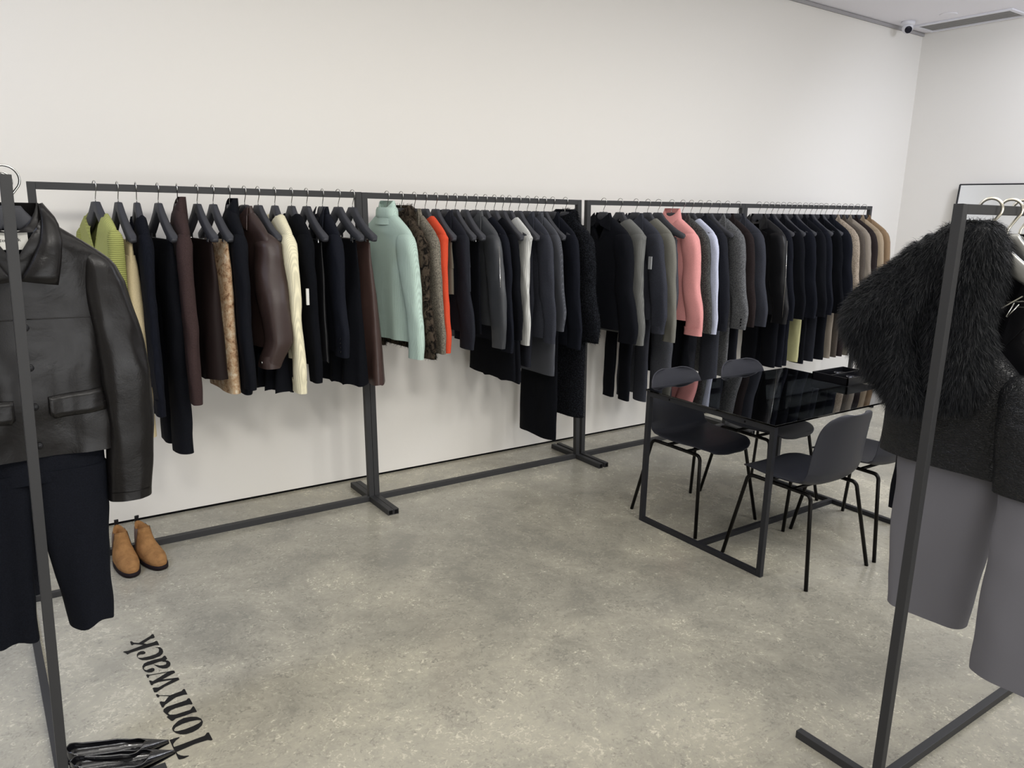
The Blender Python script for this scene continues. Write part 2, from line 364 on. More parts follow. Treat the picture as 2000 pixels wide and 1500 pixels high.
def furify(V, F, count, length, width=.0011, down=.75, out=.5, jit=.35, seed=1, zmax=None, segs=3):
    """grow real tapering strands out of a surface; returns extra verts/faces"""
    g = np.random.default_rng(seed); P = np.array(V); T = []
    for f in F:
        if len(f) == 4: T.append((f[0], f[1], f[2])); T.append((f[0], f[2], f[3]))
        elif len(f) == 3: T.append(f)
    T = np.array(T); A, B, C = P[T[:, 0]], P[T[:, 1]], P[T[:, 2]]
    nr = np.cross(B - A, C - A); ar = np.linalg.norm(nr, axis=1); ok = ar > 1e-10; T = T[ok]; nr = nr[ok]; ar = ar[ok]; A, B, C = A[ok], B[ok], C[ok]
    nr = nr / ar[:, None]; cen = P.mean(axis=0)
    idx = g.choice(len(T), count, p=ar / ar.sum()); r1 = np.sqrt(g.random(count)); r2 = g.random(count)
    p = A[idx] * (1 - r1)[:, None] + B[idx] * (r1 * (1 - r2))[:, None] + C[idx] * (r1 * r2)[:, None]
    nn = nr[idx]
    # outward: away from the local vertical axis of the piece
    ring = p - cen; ring[:, 2] = 0; sg = np.sign((nn * ring).sum(axis=1)); sg[sg == 0] = 1; nn = nn * sg[:, None]
    cl = np.stack([np.sin(p[:, 2] * 31 + p[:, 1] * 23), np.sin(p[:, 1] * 37 + p[:, 2] * 17 + 1), np.sin(p[:, 2] * 41 - p[:, 1] * 29) * .3], axis=1)
    d = nn * out + np.array([0, 0, -down]) + cl * .22 + g.normal(0, jit, (count, 3)) * .5
    d /= np.linalg.norm(d, axis=1)[:, None]; L = length * (.55 + .6 * g.random(count))
    side = np.cross(d, g.normal(0, 1, (count, 3))); side /= np.linalg.norm(side, axis=1)[:, None]
    grav = np.array([0, 0, -1.0]); Vx = []; nv = 2 * segs + 1
    for s in range(segs):
        t = s / segs; q = p + d * (L * t)[:, None] + grav * (L * t * t * .45)[:, None]; w = width * (1 - .75 * t)
        Vx += [q - side * w, q + side * w]
    Vx.append(p + d * L[:, None] + grav * (L * .45)[:, None])
    VV = np.stack(Vx, axis=1).reshape(-1, 3); base = np.arange(count)[:, None] * nv; FF = []
    for s in range(segs - 1): FF.append(np.hstack([base + 2 * s, base + 2 * s + 1, base + 2 * s + 3, base + 2 * s + 2]))
    quads = np.vstack(FF); tris = np.hstack([base + 2 * segs - 2, base + 2 * segs - 1, base + 2 * segs])
    return VV, quads, tris
def furmesh(name, m, parent, V, F, **k):
    VV, Q, T = furify(V, F, **k); n0 = len(V)
    o = cloth(name, m, parent, list(V) + [tuple(q) for q in VV], list(F) + [tuple(f) for f in (Q + n0).tolist()] + [tuple(f) for f in (T + n0).tolist()])
    return o
# ---------------------------------------------------------------- garment builders (all dims in metres, absolute heights)
def flap(parent, m, pts, t=.004, name='collar_flap', w=-.03):
    """thin curved plate, pts polygon (u,z,w offset) on the front side"""
    n = len(pts); V = [(p[2] if len(p) > 2 else w, -p[0], p[1] - ZR) for p in pts]; V2 = [(a - t, b_, c) for a, b_, c in V]
    mb = MB(); mb.add(V + V2, [tuple(range(n)), tuple(range(2 * n - 1, n - 1, -1))] + [(i, i + n, (i + 1) % n + n, (i + 1) % n) for i in range(n)])
    return mb.build(name, m, parent, bevel=.0015)
def collar_stand(parent, m, z0=1.585, z1=1.645, hw0=.085, hw1=.062, t0=.07, t1=.05, name='collar', fur=None, lean=0, dip=.03):
    n = 28; V = []; F = []; rows = 7
    for i in range(rows):
        s = i / (rows - 1); z = z0 + (z1 - z0) * s; hw = hw0 + (hw1 - hw0) * s; t = t0 + (t1 - t0) * s
        for k in range(n):
            a = 2 * math.pi * k / n; x = math.sin(a) * t / 2 + lean * s; y = -math.cos(a) * hw
            zz = z - (dip * max(0, -math.sin(a)) ** 1.5 * s) - .012 * max(0, -math.sin(a)); V.append((x, y, zz - ZR))
    for i in range(1, rows):
        for k in range(n): F.append(((i - 1) * n + k, (i - 1) * n + (k + 1) % n, i * n + (k + 1) % n, i * n + k))
    st = len(V)                                       # inner wall gives the collar thickness
    for i in range(rows - 1, -1, -1):
        for k in range(n):
            x, y, z = V[i * n + k]; V.append((lean * i / (rows - 1) + (x - lean * i / (rows - 1)) * .84, y * .92, z))
    for k in range(n): F.append(((rows - 1) * n + k, (rows - 1) * n + (k + 1) % n, st + (k + 1) % n, st + k))
    for i in range(1, rows):
        for k in range(n): F.append((st + (i - 1) * n + k, st + (i - 1) * n + (k + 1) % n, st + i * n + (k + 1) % n, st + i * n + k))
    if fur: return furmesh(name, m, parent, V, F, **fur)
    return cloth(name, m, parent, V, F)
def top(x, th, m, name, label, cat, hem=.95, sl=.86, t=.06, neck=(.075, .05, .015), collar=None, hw=.235, hemhw=None, sleeves=True, sw=.15, cw=.10,
        trim=None, cuffs=None, fold=(.004, 22, 0), seed=0, y=3.885, rz=None, group=None, shz=1.50, fur=None, buttons=0, cuffm=None, so=0, cst=None, cwo=0, straight=False, slw=-.004, outc=.03, btnm=None, stk=None, bag=0, zip_=False):
    r = empty(name, (x, y, ZR), rz if rz is not None else R(th), label=label, cat=cat, group=group)
    hh = hemhw or hw * .98
    rows = [(1.625, -.072, .072, .040, 0), (1.603, -.105, .105, t * .8, 0), (1.572, -.152, .152, t * .9, 0), (1.542, -.196, .196, t * .92, 0),
            (1.522, -hw * .93, hw * .93, t * .92, 0), (shz - .005, -hw, hw, t * .85, 0), (1.45, -hw * .97, hw * .97, t * .9, 0), (1.38, -hw * .92, hw * .92, t, 0),
            (max(hem + .2, 1.2), -hh * .95, hh * .95, t, 0), (hem, -hh, hh, t * 1.02, 0)]
    if hem > 1.15: rows = rows[:-2] + [(hem, -hh, hh, t, 0)]
    V, F = loft(rows, 44, .02, fold, .004, seed, neck=neck)
    if fur: furmesh('body', m, r, V, F, **fur)
    else: cloth('body', m, r, V, F)
    if sleeves:
        for s in (1, -1):
            zt, zb = 1.512, sl
            mid = (zt + zb) / 2
            c = lambda q: hw - .055 + (outc + .055) * q   # centre line drifts outward
            b_ = bag
            st = stk or t
            rr = [(1.528, hw - .10, hw - .035, t * .30, slw * .3), (1.515, hw - .115, hw - .012, t * .66, slw * .5), (1.50, hw - .12, hw + .003, t * .86, slw), (1.475, hw - .122, hw + .016 + so * .4, (t + st) * .5, slw), (1.43, hw - .12, hw + .030 + so * .7, (t + st) * .5, slw - .002),
                  (zt - .17, hw - .105 + so * .4, hw + .044 + so * .95, st * .92, slw - .004), (mid, hw + .058 + so + b_ - sw * .92, hw + .058 + so + b_, st * .84, slw - .005 - b_ * .3),
                  (zb + .12, hw + .035 + so - cw * .5 - b_ * .3, hw + .035 + so + cw * .5 + b_ * .6, st * .76, slw - .004 - b_ * .2), (zb, hw + .03 + so - cw * .5, hw + .03 + so + cw * .5, cst or min(st, .07) * .66, slw - .003 + cwo)]
            if s < 0: rr = [(z, -b2, -a2, t2, w2) for z, a2, b2, t2, w2 in rr]
            V, F = loft(rr, 24, .022, (.0035, 46, s), .008, seed + 5 * s, top='cap')
            so_ = furmesh('sleeve', m, r, V, F, **dict(fur, count=int(fur['count'] * .45), seed=seed + 9)) if fur else cloth('sleeve', m, r, V, F)
            if cuffs:
                ch = cuffs; cc_ = hw + .03 + so; q = [(zb + ch, cc_ - cw * .53, cc_ + cw * .53, (cst * 1.08 if cst else min(st, .07) * .80), slw - .003 + cwo * .8), (zb + ch * .5, cc_ - cw * .51, cc_ + cw * .51, (cst or min(st, .07) * .74), slw - .003 + cwo), (zb - .004, cc_ - cw * .52, cc_ + cw * .52, (cst or min(st, .07) * .74), slw - .003 + cwo)]
                if s < 0: q = [(z, -b2, -a2, t2, w2) for z, a2, b2, t2, w2 in q]
                V, F = loft(q, 24, .02, (0, 1, 0), .001, seed, top='open'); cloth('cuff', cuffm or m, so_, V, F)
            if buttons and s > 0:
                for k in range(buttons):
                    MB().disc((-t * .36 - .004, -(hw + .03 + so + cw * .28), zb + .03 + k * .022 - ZR), (-1, 0, 0), .0065, .004).build('button', btnm or MATS['button_black'], so_, True)
    ft = -t * .5 - .006
    if collar == 'funnel': collar_stand(r, m, 1.565, 1.682, .105, .066, t * 1.15, .056, dip=.042, lean=.008)
    elif collar == 'roll':
        collar_stand(r, m, 1.575, 1.69, .100, .062, t * 1.15, .055, dip=.03)
        V, F = loft([(1.655, -.070, .070, .072, 0), (1.64, -.078, .078, .080, 0), (1.607, -.080, .080, .082, 0), (1.598, -.074, .074, .072, 0)], 28, .012, (0, 1, 0), .004, seed); cloth('folded_collar', m, r, V, F)
    elif collar == 'crew': 
        pass
    elif collar == 'shirt':
        collar_stand(r, m, 1.59, 1.648, .084, .062, t, .05, dip=.035)
        for s in (1, -1): flap(r, m, [(s * .066, 1.648, -.012), (s * .098, 1.60, -t * .45), (s * .112, 1.535, ft), (s * .03, 1.565, ft - .004), (s * .012, 1.59, ft)], .004)
    elif collar == 'lapel':
        collar_stand(r, m, 1.588, 1.652, .086, .060, t, .046, dip=.05)
        for s in (1, -1):
            flap(r, m, [(s * .062, 1.652, -.010), (s * .098, 1.605, -t * .42), (s * .115, 1.545, ft), (s * .055, 1.53, ft - .004), (s * .04, 1.57, ft)], .005)
            flap(r, m, [(s * .055, 1.535, ft - .001), (s * .118, 1.51, ft - .003), (s * .09, 1.42, ft - .003), (s * .012, 1.30, ft - .003), (s * .004, 1.33, ft)], .005, 'lapel')
    elif collar == 'fur':
        collar_stand(r, m, 1.56, 1.668, .115, .085, t * 1.5, .085, fur=dict(count=2600, length=.03, width=.0012, down=.4, out=.7, seed=seed))
    if zip_:
        MB().tube([(-t * .47 - .002, -(hw + .05), 1.46 - ZR), (-t * .46 - .002, -(hw + .068), 1.2 - ZR), (-t * .42, -(hw + .07), sl + .05 - ZR)], .0016, 5).build('zipper', chrome, r, True)
    return r
def bottom(x, th, m, name, label, cat, kind='pants', zt=1.475, zb=.6, hw=.17, hemhw=None, t=.05, seed=0, y=3.885, rz=None, group=None, fold=None, legw=None, n=44, waist=None, drift=0, hemt=None):
    r = empty(name, (x, y, ZR), rz if rz is not None else R(th), label=label, cat=cat, group=group)
    wb = [(zt, -hw, hw, t * .5, 0), (zt - .035, -hw, hw, t * .52, 0)]
    V, F = loft(wb, n, .02, (0, 1, 0), .001, seed, top='hem'); cloth('waistband', waist or m, r, V, F)
    if kind == 'pants':
        V, F = loft([(zt - .03, -hw, hw, t * .55, 0), (zt - .10, -hw * 1.04, hw * 1.04, t * .72, 0), (zt - .20, -hw * 1.06, hw * 1.06, t * .8, 0)], n, .02, (.003, 30, 0), .004, seed); cloth('seat', m, r, V, F)
        lw = legw or hw; he = hemhw or lw * .9
        for s in (1, -1):
            rr = [(zt - .05, .0, hw * 1.0, t * .60, 0), (zt - .10, -.002, hw * 1.06, t * .78, 0), (zt - .20, -.002, hw * 1.10, t * .94, 0), (zt - .36, .004, lw * 1.08, t, drift * .2), ((zt + zb) / 2 - .1, .012, lw, t * .95, drift * .6), (zb, .02, .02 + he, t * .9, drift)]
            if s < 0: rr = [(z, -b2, -a2, t2, w2) for z, a2, b2, t2, w2 in rr]
            V, F = loft(rr, 26, .025, (.006, 26, s), .006, seed + s, top='cap'); cloth('leg', m, r, V, F)
    else:
        he = hemhw or hw * 1.3; fo = fold or (.012, 60, 0)
        V, F = loft([(zt - .03, -hw, hw, t * .55, 0), (zt - .14, -hw * 1.08, hw * 1.08, t * .85, 0), ((zt + zb) / 2, -(hw + he) / 2, (hw + he) / 2, (t + (hemt or t)) / 2, drift * .5), (zb, -he, he, hemt or t * 1.15, drift)],
                    n * 2, .022, fo, .004, seed, hemwave=.006 if fold else 0); cloth('skirt_panel', m, r, V, F)
    return r
mat('button_black', '#15151a', .35, spec=.5); mat('button_horn', '#4a3b2e', .35, spec=.5)
# ---------------------------------------------------------------- fabrics
K = mat
K('lime', '#a4a866', .85, 'knit', scale=.8); K('limeh', '#a0a45f', .85, 'hknit')
K('cream_wool', '#cdbd97', .8, 'wool'); K('cream_knit', '#e6dfc0', .85, 'knit', scale=.9)
K('navy_knit', '#171a24', .9, 'knit'); K('black_wool', '#15171e', .9, 'wool', spec=.15); K('black_plain', '#14161d', .85, spec=.2)
K('black_soft', '#101218', .95, 'wool', spec=.1); K('ink', '#1a1d27', .85, 'wool', spec=.2); K('deep_brown', '#362827', .85, 'wool', spec=.2)
K('brown_satin', '#2e2423', .6, spec=.3); K('snake', '#c6a07c', .75, 'snake', '#dcc3a1'); K('brown_leather', '#362926', .42, 'leather', spec=.4)
K('cocoa_leather', '#3f2f2b', .4, 'leather', spec=.4); K('black_leather', '#1c1c1f', .4, 'leather', spec=.45); K('grey_leather', '#3d3f42', .5, 'leather', spec=.4)
K('mint', '#b7cdc2', .85, 'knit', scale=1.6); K('leopard', '#15120f', .9, 'spots', '#463d33', scale=1.7); K('taupe_tweed', '#4f4a42', .9, 'tweed', '#8b8577')
K('orange', '#cf4a2c', .8, 'wool'); K('taupe', '#625d52', .8, 'wool'); K('charcoal', '#34363e', .85, 'wool', spec=.2); K('charcoal2', '#2a2c34', .85, 'wool', spec=.2)
K('slate', '#4a4c52', .85, 'wool', spec=.2); K('pinstripe', '#3f4147', .85, 'stripe', '#56585e', scale=3); K('light_knit', '#c9cac6', .9, 'knit', scale=.8)
K('boucle', '#15171c', .95, 'boucle', '#2a2d33', spec=.15); K('grey_knit', '#6d6e6b', .9, 'knit', scale=1.1); K('grey_taupe', '#75746c', .9, 'wool')
K('pink', '#e19b98', .9, 'wool', sheen=.3); K('dark_tweed', '#2f3032', .9, 'tweed', '#5d5d5a'); K('lavender', '#c3c8dc', .8, 'wool', scale=.6)
K('herringbone', '#3e3f41', .9, 'tweed', '#77787a'); K('oat', '#75695c', .9, 'tweed', '#b9ab99'); K('umber', '#4a433c', .9, 'wool'); K('stone', '#857c70', .9, 'wool')
K('mocha', '#332b2b', .9, 'wool'); K('khaki', '#978771', .9, 'wool'); K('camel', '#826c53', .9, 'wool'); K('white_tag', '#d9d8d2', .7); K('grey_tag', '#8f9192', .7)
K('pistachio', '#b3b184', .8, 'wool'); K('silver', '#c9c9c6', .2, metal=1); K('grey_trousers', '#717075', .85, 'plain', spec=.2)
BU = MATS['button_black']; M = MATS
def zoff(x): return 0 if x < 3.3 else (.003 + (x - 3.3) * .0085)
HG = {1: 'hangers on the far left rack', 2: 'hangers on the second rack', 3: 'hangers on the third rack', 4: 'hangers on the corner rack'}
GG = {1: 'clothes on the far left rack', 2: 'clothes on the second rack', 3: 'clothes on the third rack', 4: 'clothes on the corner rack'}
def hang(rk, x, th, kd_, hl, *a, **k):
    """one hanger with its garment"""
    z = zoff(x)
    clips = kd_ == 'b'
    h = place_hanger(x, 3.885, R(th), clips, hl, HG[rk]); h.location.z += z
    g = (bottom if clips else top)(x, th, *a, group=GG[rk], **k); g.location.z += z
    return g
P = 'black plastic hanger with chrome hook '
# --- rack one
vest = hang(1, .462, 12, 't', P + 'under the lime green knit vest', M['lime'], 'knit_vest', 'lime green ribbed V-neck knit vest, first from the left on the wall racks', 'vest', hem=1.0, t=.060, neck=(.125, .19, .05), sleeves=False, hw=.215, seed=1)
for s in (1, -1):
    V, F = loft([(1.532, .165, .200, .036, 0), (1.515, .160, .216, .053, 0), (1.49, .158, .221, .060, 0), (1.40, .160, .214, .064, 0), (1.30, .168, .206, .065, 0), (1.20, .185, .208, .063, 0)], 24, .02, (0, 1, 0), .001, 3, top='cap')
    if s < 0: V = [(a, -b_, c) for a, b_, c in V]
    cloth('armhole_rib', M['limeh'], vest, V, F)
hang(1, .552, 4, 'b', P + 'and clips holding the cream trousers', M['cream_wool'], 'trousers', 'long cream wool trousers clipped at the waist, behind the lime vest', 'trousers', zb=.60, hw=.165, legw=.19, hemhw=.16, t=.075, seed=2, drift=.02)
hang(1, .627, -2, 't', P + 'under the navy knit with wide scoop neck', M['navy_knit'], 'sweater', 'navy black fine knit top with wide neck, between cream and long black trousers', 'sweater', hem=.84, sl=.73, t=.06, neck=(.13, .16, .06), hw=.235, cw=.10, cuffs=.07, bag=.01, stk=.055, seed=3)
hang(1, .717, 4.3, 'b', P + 'and clips holding the longest black trousers', M['black_wool'], 'trousers', 'long wide black trousers reaching lowest on the far left rack', 'trousers', zb=.50, hw=.165, legw=.20, hemhw=.17, t=.08, seed=4)
hang(1, .800, -6, 't', P + 'inside the dark brown funnel-neck sweater', M['deep_brown'], 'sweater', 'dark chocolate brown funnel-neck sweater with long straight sleeve', 'sweater', hem=.90, sl=.76, t=.07, neck=(.05, .01, .01), collar='funnel', cw=.10, seed=5)
hang(1, .886, 5.6, 'b', P + 'and clips holding the dark brown satin skirt', M['brown_satin'], 'skirt', 'dark brown satin straight skirt next to the beige patterned one', 'skirt', kind='skirt', zb=.84, hw=.165, hemhw=.205, t=.065, hemt=.12, seed=6, fold=(.008, 34, 0))
hang(1, .958, 4.2, 'b', P + 'and clips holding the beige mottled skirt', M['snake'], 'skirt', 'beige and tan mottled snakeskin look straight skirt with furry surface', 'skirt', kind='skirt', zb=.765, hw=.165, hemhw=.185, t=.065, hemt=.075, seed=7, fold=(.003, 20, 0))
hang(1, 1.035, -4, 't', P + 'inside the black high funnel-neck coat', M['black_wool'], 'coat', 'black high-neck wool coat right of the beige mottled skirt', 'coat', hem=.76, sl=.80, t=.065, neck=(.05, .01, .01), collar='funnel', seed=8)
bj = hang(1, 1.105, 8, 't', P + 'under the dark brown leather jacket collar', M['brown_leather'], 'leather_jacket', 'dark brown leather shirt jacket with full sleeve and silver cuff snap', 'jacket', hem=.98, sl=.90, t=.075, stk=.15, slw=.022, cst=.085, cwo=-.055, neck=(.085, .12, .03), collar='shirt', sw=.18, bag=.035, cw=.11, cuffs=.055, seed=9)
MB().disc((-.077, -.275, .925 - ZR), (-1, .1, 0), .007, .005).build('snap', chrome, bj, True)
hang(1, 1.17, 8, 'b', P + 'and clips holding the pleated black skirt', M['black_plain'], 'pleated_skirt', 'black pleated flared skirt between brown leather jacket and cream knit', 'skirt', kind='skirt', zb=.755, hw=.15, hemhw=.25, t=.055, hemt=.13, seed=10, fold=(.016, 75, 0))
hang(1, 1.252, -1, 't', P + 'under the cream cable knit sweater', M['cream_knit'], 'sweater', 'cream white cable knit sweater with long ribbed cuff', 'sweater', hem=.92, sl=.77, t=.07, neck=(.11, .07, .03), cw=.12, so=.03, cuffs=.06, seed=11)
g = hang(1, 1.336, 1, 't', P + 'under the black sweater with the white tag', M['black_soft'], 'sweater', 'black wool sweater with white paper tag, right of the cream knit', 'sweater', hem=.88, sl=.80, t=.065, neck=(.10, .06, .03), seed=12)
MB().box(-.006, .006, -.262, -.252, 1.19 - ZR, 1.268 - ZR).build('tag', M['white_tag'], g, loc=(-.05, -.048, 0))
g = hang(1, 1.414, 4.3, 'b', P + 'and clips holding the leather-edged skirt', M['black_leather'], 'skirt', 'narrow black leather skirt with a shiny front edge', 'skirt', kind='skirt', zb=.875, hw=.16, hemhw=.20, t=.045, seed=13, fold=(.006, 30, 0))
hang(1, 1.498, -3, 't', P + 'under the black blazer left of the pleats', M['ink'], 'blazer', 'black blazer with buttoned cuff on the far left rack', 'blazer', hem=.93, sl=.915, t=.065, neck=(.08, .12, .02), collar='lapel', cw=.12, buttons=4, seed=14)
hang(1, 1.583, 10.3, 'b', P + 'and clips holding the second pleated skirt', M['black_soft'], 'pleated_skirt', 'black flared pleated skirt right beside the brown leather skirt', 'skirt', kind='skirt', zb=.745, hw=.16, hemhw=.24, t=.05, hemt=.13, drift=-.03, seed=15, fold=(.012, 62, 1))
hang(1, 1.662, 8, 'b', P + 'and clips holding the brown leather skirt', M['cocoa_leather'], 'leather_skirt', 'brown leather flared skirt at the right end of the far left rack', 'skirt', kind='skirt', zb=.735, hw=.16, hemhw=.235, t=.06, hemt=.115, drift=.02, seed=16, fold=(.012, 40, 1))
# --- rack two
hang(2, 1.86, 9, 't', P + 'inside the mint turtleneck', M['mint'], 'turtleneck_sweater', 'pale mint green ribbed turtleneck sweater facing the room', 'sweater', hem=.95, sl=.865, t=.075, neck=(.05, .01, .01), collar='roll', cw=.105, sw=.125, fold=(.008, 45, 0), seed=20, outc=.025)
hang(2, 1.945, 4, 't', P + 'under the dark spotted fur coat', M['leopard'], 'fur_coat', 'dark brown spotted fur coat with fur collar beside the mint sweater', 'coat', hem=.90, sl=.865, t=.07, neck=(.085, .10, .02), collar='fur', cw=.145, sw=.17, seed=21, fur=dict(count=7000, length=.014, width=.0009, down=.6, out=.6, seed=21))
hang(2, 2.025, 3, 't', P + 'under the taupe tweed jacket', M['taupe_tweed'], 'tweed_jacket', 'grey taupe tweed jacket between spotted fur and orange knit', 'jacket', hem=.92, sl=.885, t=.06, neck=(.08, .12, .02), collar='lapel', cw=.12, seed=22)
hang(2, 2.092, 2, 't', P + 'under the orange red sweater', M['orange'], 'sweater', 'bright orange red knit sweater, narrow strip between taupe and black', 'sweater', hem=.90, sl=.875, t=.055, neck=(.10, .06, .03), cw=.085, so=-.045, seed=23)
g = hang(2, 2.16, 0, 'b', P + 'and clips holding the taupe mini skirt', M['taupe'], 'mini_skirt', 'short taupe brown skirt with clips, right of the orange knit', 'skirt', kind='skirt', zb=1.195, hw=.18, hemhw=.195, t=.05, seed=24, fold=(.002, 20, 0))
hang(2, 2.226, 1, 't', P + 'under the charcoal high-collar jacket', M['charcoal2'], 'shirt_jacket', 'charcoal high-collared shirt jacket with long straight sleeve', 'jacket', hem=.98, sl=.89, t=.05, neck=(.08, .1, .02), collar='shirt', cw=.13, so=-.02, seed=25)
hang(2, 2.286, 0, 'b', P + 'and clips holding the narrow charcoal skirt', M['charcoal'], 'skirt', 'narrow charcoal short skirt clipped before the black biker jacket', 'skirt', kind='skirt', zb=1.2, hw=.16, hemhw=.17, t=.04, seed=26, fold=(.002, 20, 0))
hang(2, 2.352, -1, 'b', P + 'and clips holding the black shaggy piece', M['black_soft'], 'skirt', 'plain black soft skirt directly left of the biker jacket', 'skirt', kind='skirt', zb=.96, hw=.16, hemhw=.20, t=.045, seed=27, fold=(.004, 20, 0))
hang(2, 2.424, 2, 't', P + 'under the grey-black biker jacket', M['grey_leather'], 'biker_jacket', 'worn dark grey leather biker jacket with zip and silver studs', 'jacket', hem=1.0, sl=.88, t=.06, neck=(.08, .1, .02), collar='shirt', cw=.10, sw=.17, bag=.03, zip_=True, seed=28)
hang(2, 2.488, 1, 't', P + 'under the black sweater after the biker jacket', M['ink'], 'sweater', 'black fine sweater immediately right of the biker jacket', 'sweater', hem=.90, sl=.85, t=.05, neck=(.10, .06, .03), cw=.10, seed=29)
hang(2, 2.552, 0, 't', P + 'under the black velvet dress', M['black_soft'], 'dress', 'black velvet dress with hem hanging low below the biker jacket', 'dress', hem=.665, sl=.92, t=.055, neck=(.11, .10, .03), hemhw=.25, seed=30)
hang(2, 2.61, 0, 'b', P + 'and clips holding the black satin skirt', M['black_plain'], 'skirt', 'black satin skirt with low hem just left of the light grey cardigan', 'skirt', kind='skirt', zb=.64, hw=.16, hemhw=.22, t=.05, seed=31, fold=(.008, 34, 1))
hang(2, 2.66, 1, 't', P + 'under the pale grey cardigan', M['light_knit'], 'cardigan', 'pale grey white ribbed cardigan, lightest strip of the second rack', 'cardigan', hem=.95, sl=.87, t=.045, neck=(.10, .06, .03), cw=.085, sw=.12, so=-.065, seed=32)
hang(2, 2.728, -1, 'b', P + 'and clips holding the dark grey trousers', M['charcoal2'], 'trousers', 'dark grey trousers right of the pale grey cardigan', 'trousers', zb=.72, hw=.15, legw=.17, t=.045, seed=33)
hang(2, 2.793, 1, 't', P + 'under the charcoal collared shirt', M['charcoal'], 'shirt', 'charcoal collared shirt with pointed collar on the second rack', 'shirt', hem=.9, sl=.88, t=.045, neck=(.08, .08, .02), collar='shirt', cw=.10, seed=34)
hang(2, 2.86, 1, 't', P + 'under the grey pinstripe coat', M['pinstripe'], 'long_coat', 'long mid-grey pinstriped coat, lightest of the dark strips', 'coat', hem=.66, sl=.95, t=.05, neck=(.08, .08, .02), collar='shirt', cw=.11, seed=35)
hang(2, 2.92, 0, 'b', P + 'and clips holding the longest black skirt', M['black_soft'], 'long_skirt', 'long black skirt reaching nearly to the floor beside the rack foot', 'skirt', kind='skirt', zb=.225, hw=.165, hemhw=.20, t=.05, seed=36, fold=(.006, 24, 1))
hang(2, 2.985, 2, 't', P + 'under the plain black coat before the boucle', M['ink'], 'coat', 'plain ink black wool coat left of the curly boucle coat', 'coat', hem=.84, sl=.83, t=.05, neck=(.08, .08, .02), collar='lapel', cw=.12, seed=37)
hang(2, 3.085, 6, 't', P + 'under the black curly boucle coat', M['boucle'], 'boucle_coat', 'long black curly boucle coat with high collar at the rack end', 'coat', hem=.36, sl=.86, t=.085, neck=(.085, .08, .02), collar='fur', cw=.15, sw=.17, seed=38, fur=dict(count=9000, length=.012, width=.0012, down=.3, out=.7, jit=.8, seed=38))
# --- rack three
hang(3, 3.405, 6, 't', P + 'in the black coat with the wide collar', M['black_wool'], 'wool_jacket', 'black wool jacket with wide pointed collar, first on the third rack', 'jacket', hem=.90, sl=.825, t=.085, neck=(.085, .16, .02), collar='shirt', cw=.15, sw=.17, seed=40)
g = hang(3, 3.548, 4, 't', P + 'under the mid-grey ribbed sweater', M['grey_knit'], 'sweater', 'mid-grey ribbed knit sweater with a grey tag on its sleeve', 'sweater', hem=.86, sl=.80, t=.08, neck=(.11, .07, .03), cw=.11, cuffs=.06, so=-.045, seed=41)
MB().box(-.004, .004, -.33, -.305, 1.30 - ZR, 1.38 - ZR).build('tag', M['grey_tag'], g, loc=(-.02, .01, 0))
hang(3, 3.69, 4, 't', P + 'in the charcoal shirt left of the taupe knit', M['charcoal'], 'shirt', 'charcoal shirt with long pointed collar and gathered cuff, third rack left part', 'shirt', hem=.95, sl=.87, t=.065, neck=(.08, .14, .02), collar='shirt', bag=.03, cw=.10, cuffs=.05, seed=42)
hang(3, 3.80, 4, 't', P + 'under the taupe grey fine sweater', M['grey_taupe'], 'sweater', 'taupe grey fine sweater directly left of the charcoal trousers', 'sweater', hem=.92, sl=.80, t=.06, neck=(.10, .06, .03), cw=.10, seed=43)
hang(3, 3.90, 17, 'b', P + 'crossing the pink coat, clips holding trousers', M['slate'], 'trousers', 'slate grey trousers clipped in front of the pink coat', 'trousers', zb=.37, hw=.16, legw=.18, t=.07, seed=44)
hang(3, 4.03, 5, 't', P + 'inside the pink coat', M['pink'], 'coat', 'salmon pink brushed wool coat with stand collar', 'coat', hem=.92, sl=.83, t=.08, neck=(.085, .1, .02), collar='funnel', cw=.14, sw=.16, cuffs=.05, seed=45)
hang(3, 4.14, 3, 't', P + 'under the dark tweed coat beside the pink', M['dark_tweed'], 'tweed_coat', 'dark grey speckled tweed coat between pink coat and lavender shirt', 'coat', hem=.88, sl=.835, t=.065, neck=(.08, .1, .02), collar='lapel', cw=.13, seed=46)
hang(3, 4.226, 3, 't', P + 'under the pale lavender shirt', M['lavender'], 'shirt', 'pale lavender blue shirt, narrow bright strip on the third rack', 'shirt', hem=.95, sl=.82, t=.05, neck=(.10, .06, .03), cw=.08, so=-.0, seed=47)
hang(3, 4.32, 3, 't', P + 'in the charcoal shirt right of the lavender one', M['charcoal2'], 'shirt', 'charcoal collared shirt with cuff, immediately right of the lavender shirt', 'shirt', hem=.95, sl=.84, t=.06, neck=(.08, .1, .02), collar='shirt', cw=.10, bag=.02, cuffs=.05, seed=48)
hang(3, 4.41, 10, 'b', P + 'and clips before the herringbone blazer', M['charcoal'], 'trousers', 'dark charcoal trousers clipped just left of the herringbone blazer', 'trousers', zb=.42, hw=.16, legw=.17, t=.05, seed=49)
hang(3, 4.51, 3, 't', P + 'under the grey herringbone blazer', M['herringbone'], 'blazer', 'grey herringbone tweed blazer with buttoned cuff', 'blazer', hem=.88, sl=.835, t=.07, neck=(.08, .12, .02), collar='lapel', cw=.14, sw=.16, buttons=3, seed=50)
hang(3, 4.61, 3, 't', P + 'under the brown-black jacket', M['mocha'], 'blazer', 'brown-black blazer right of the herringbone one', 'blazer', hem=.90, sl=.845, t=.06, neck=(.08, .12, .02), collar='lapel', cw=.12, seed=51)
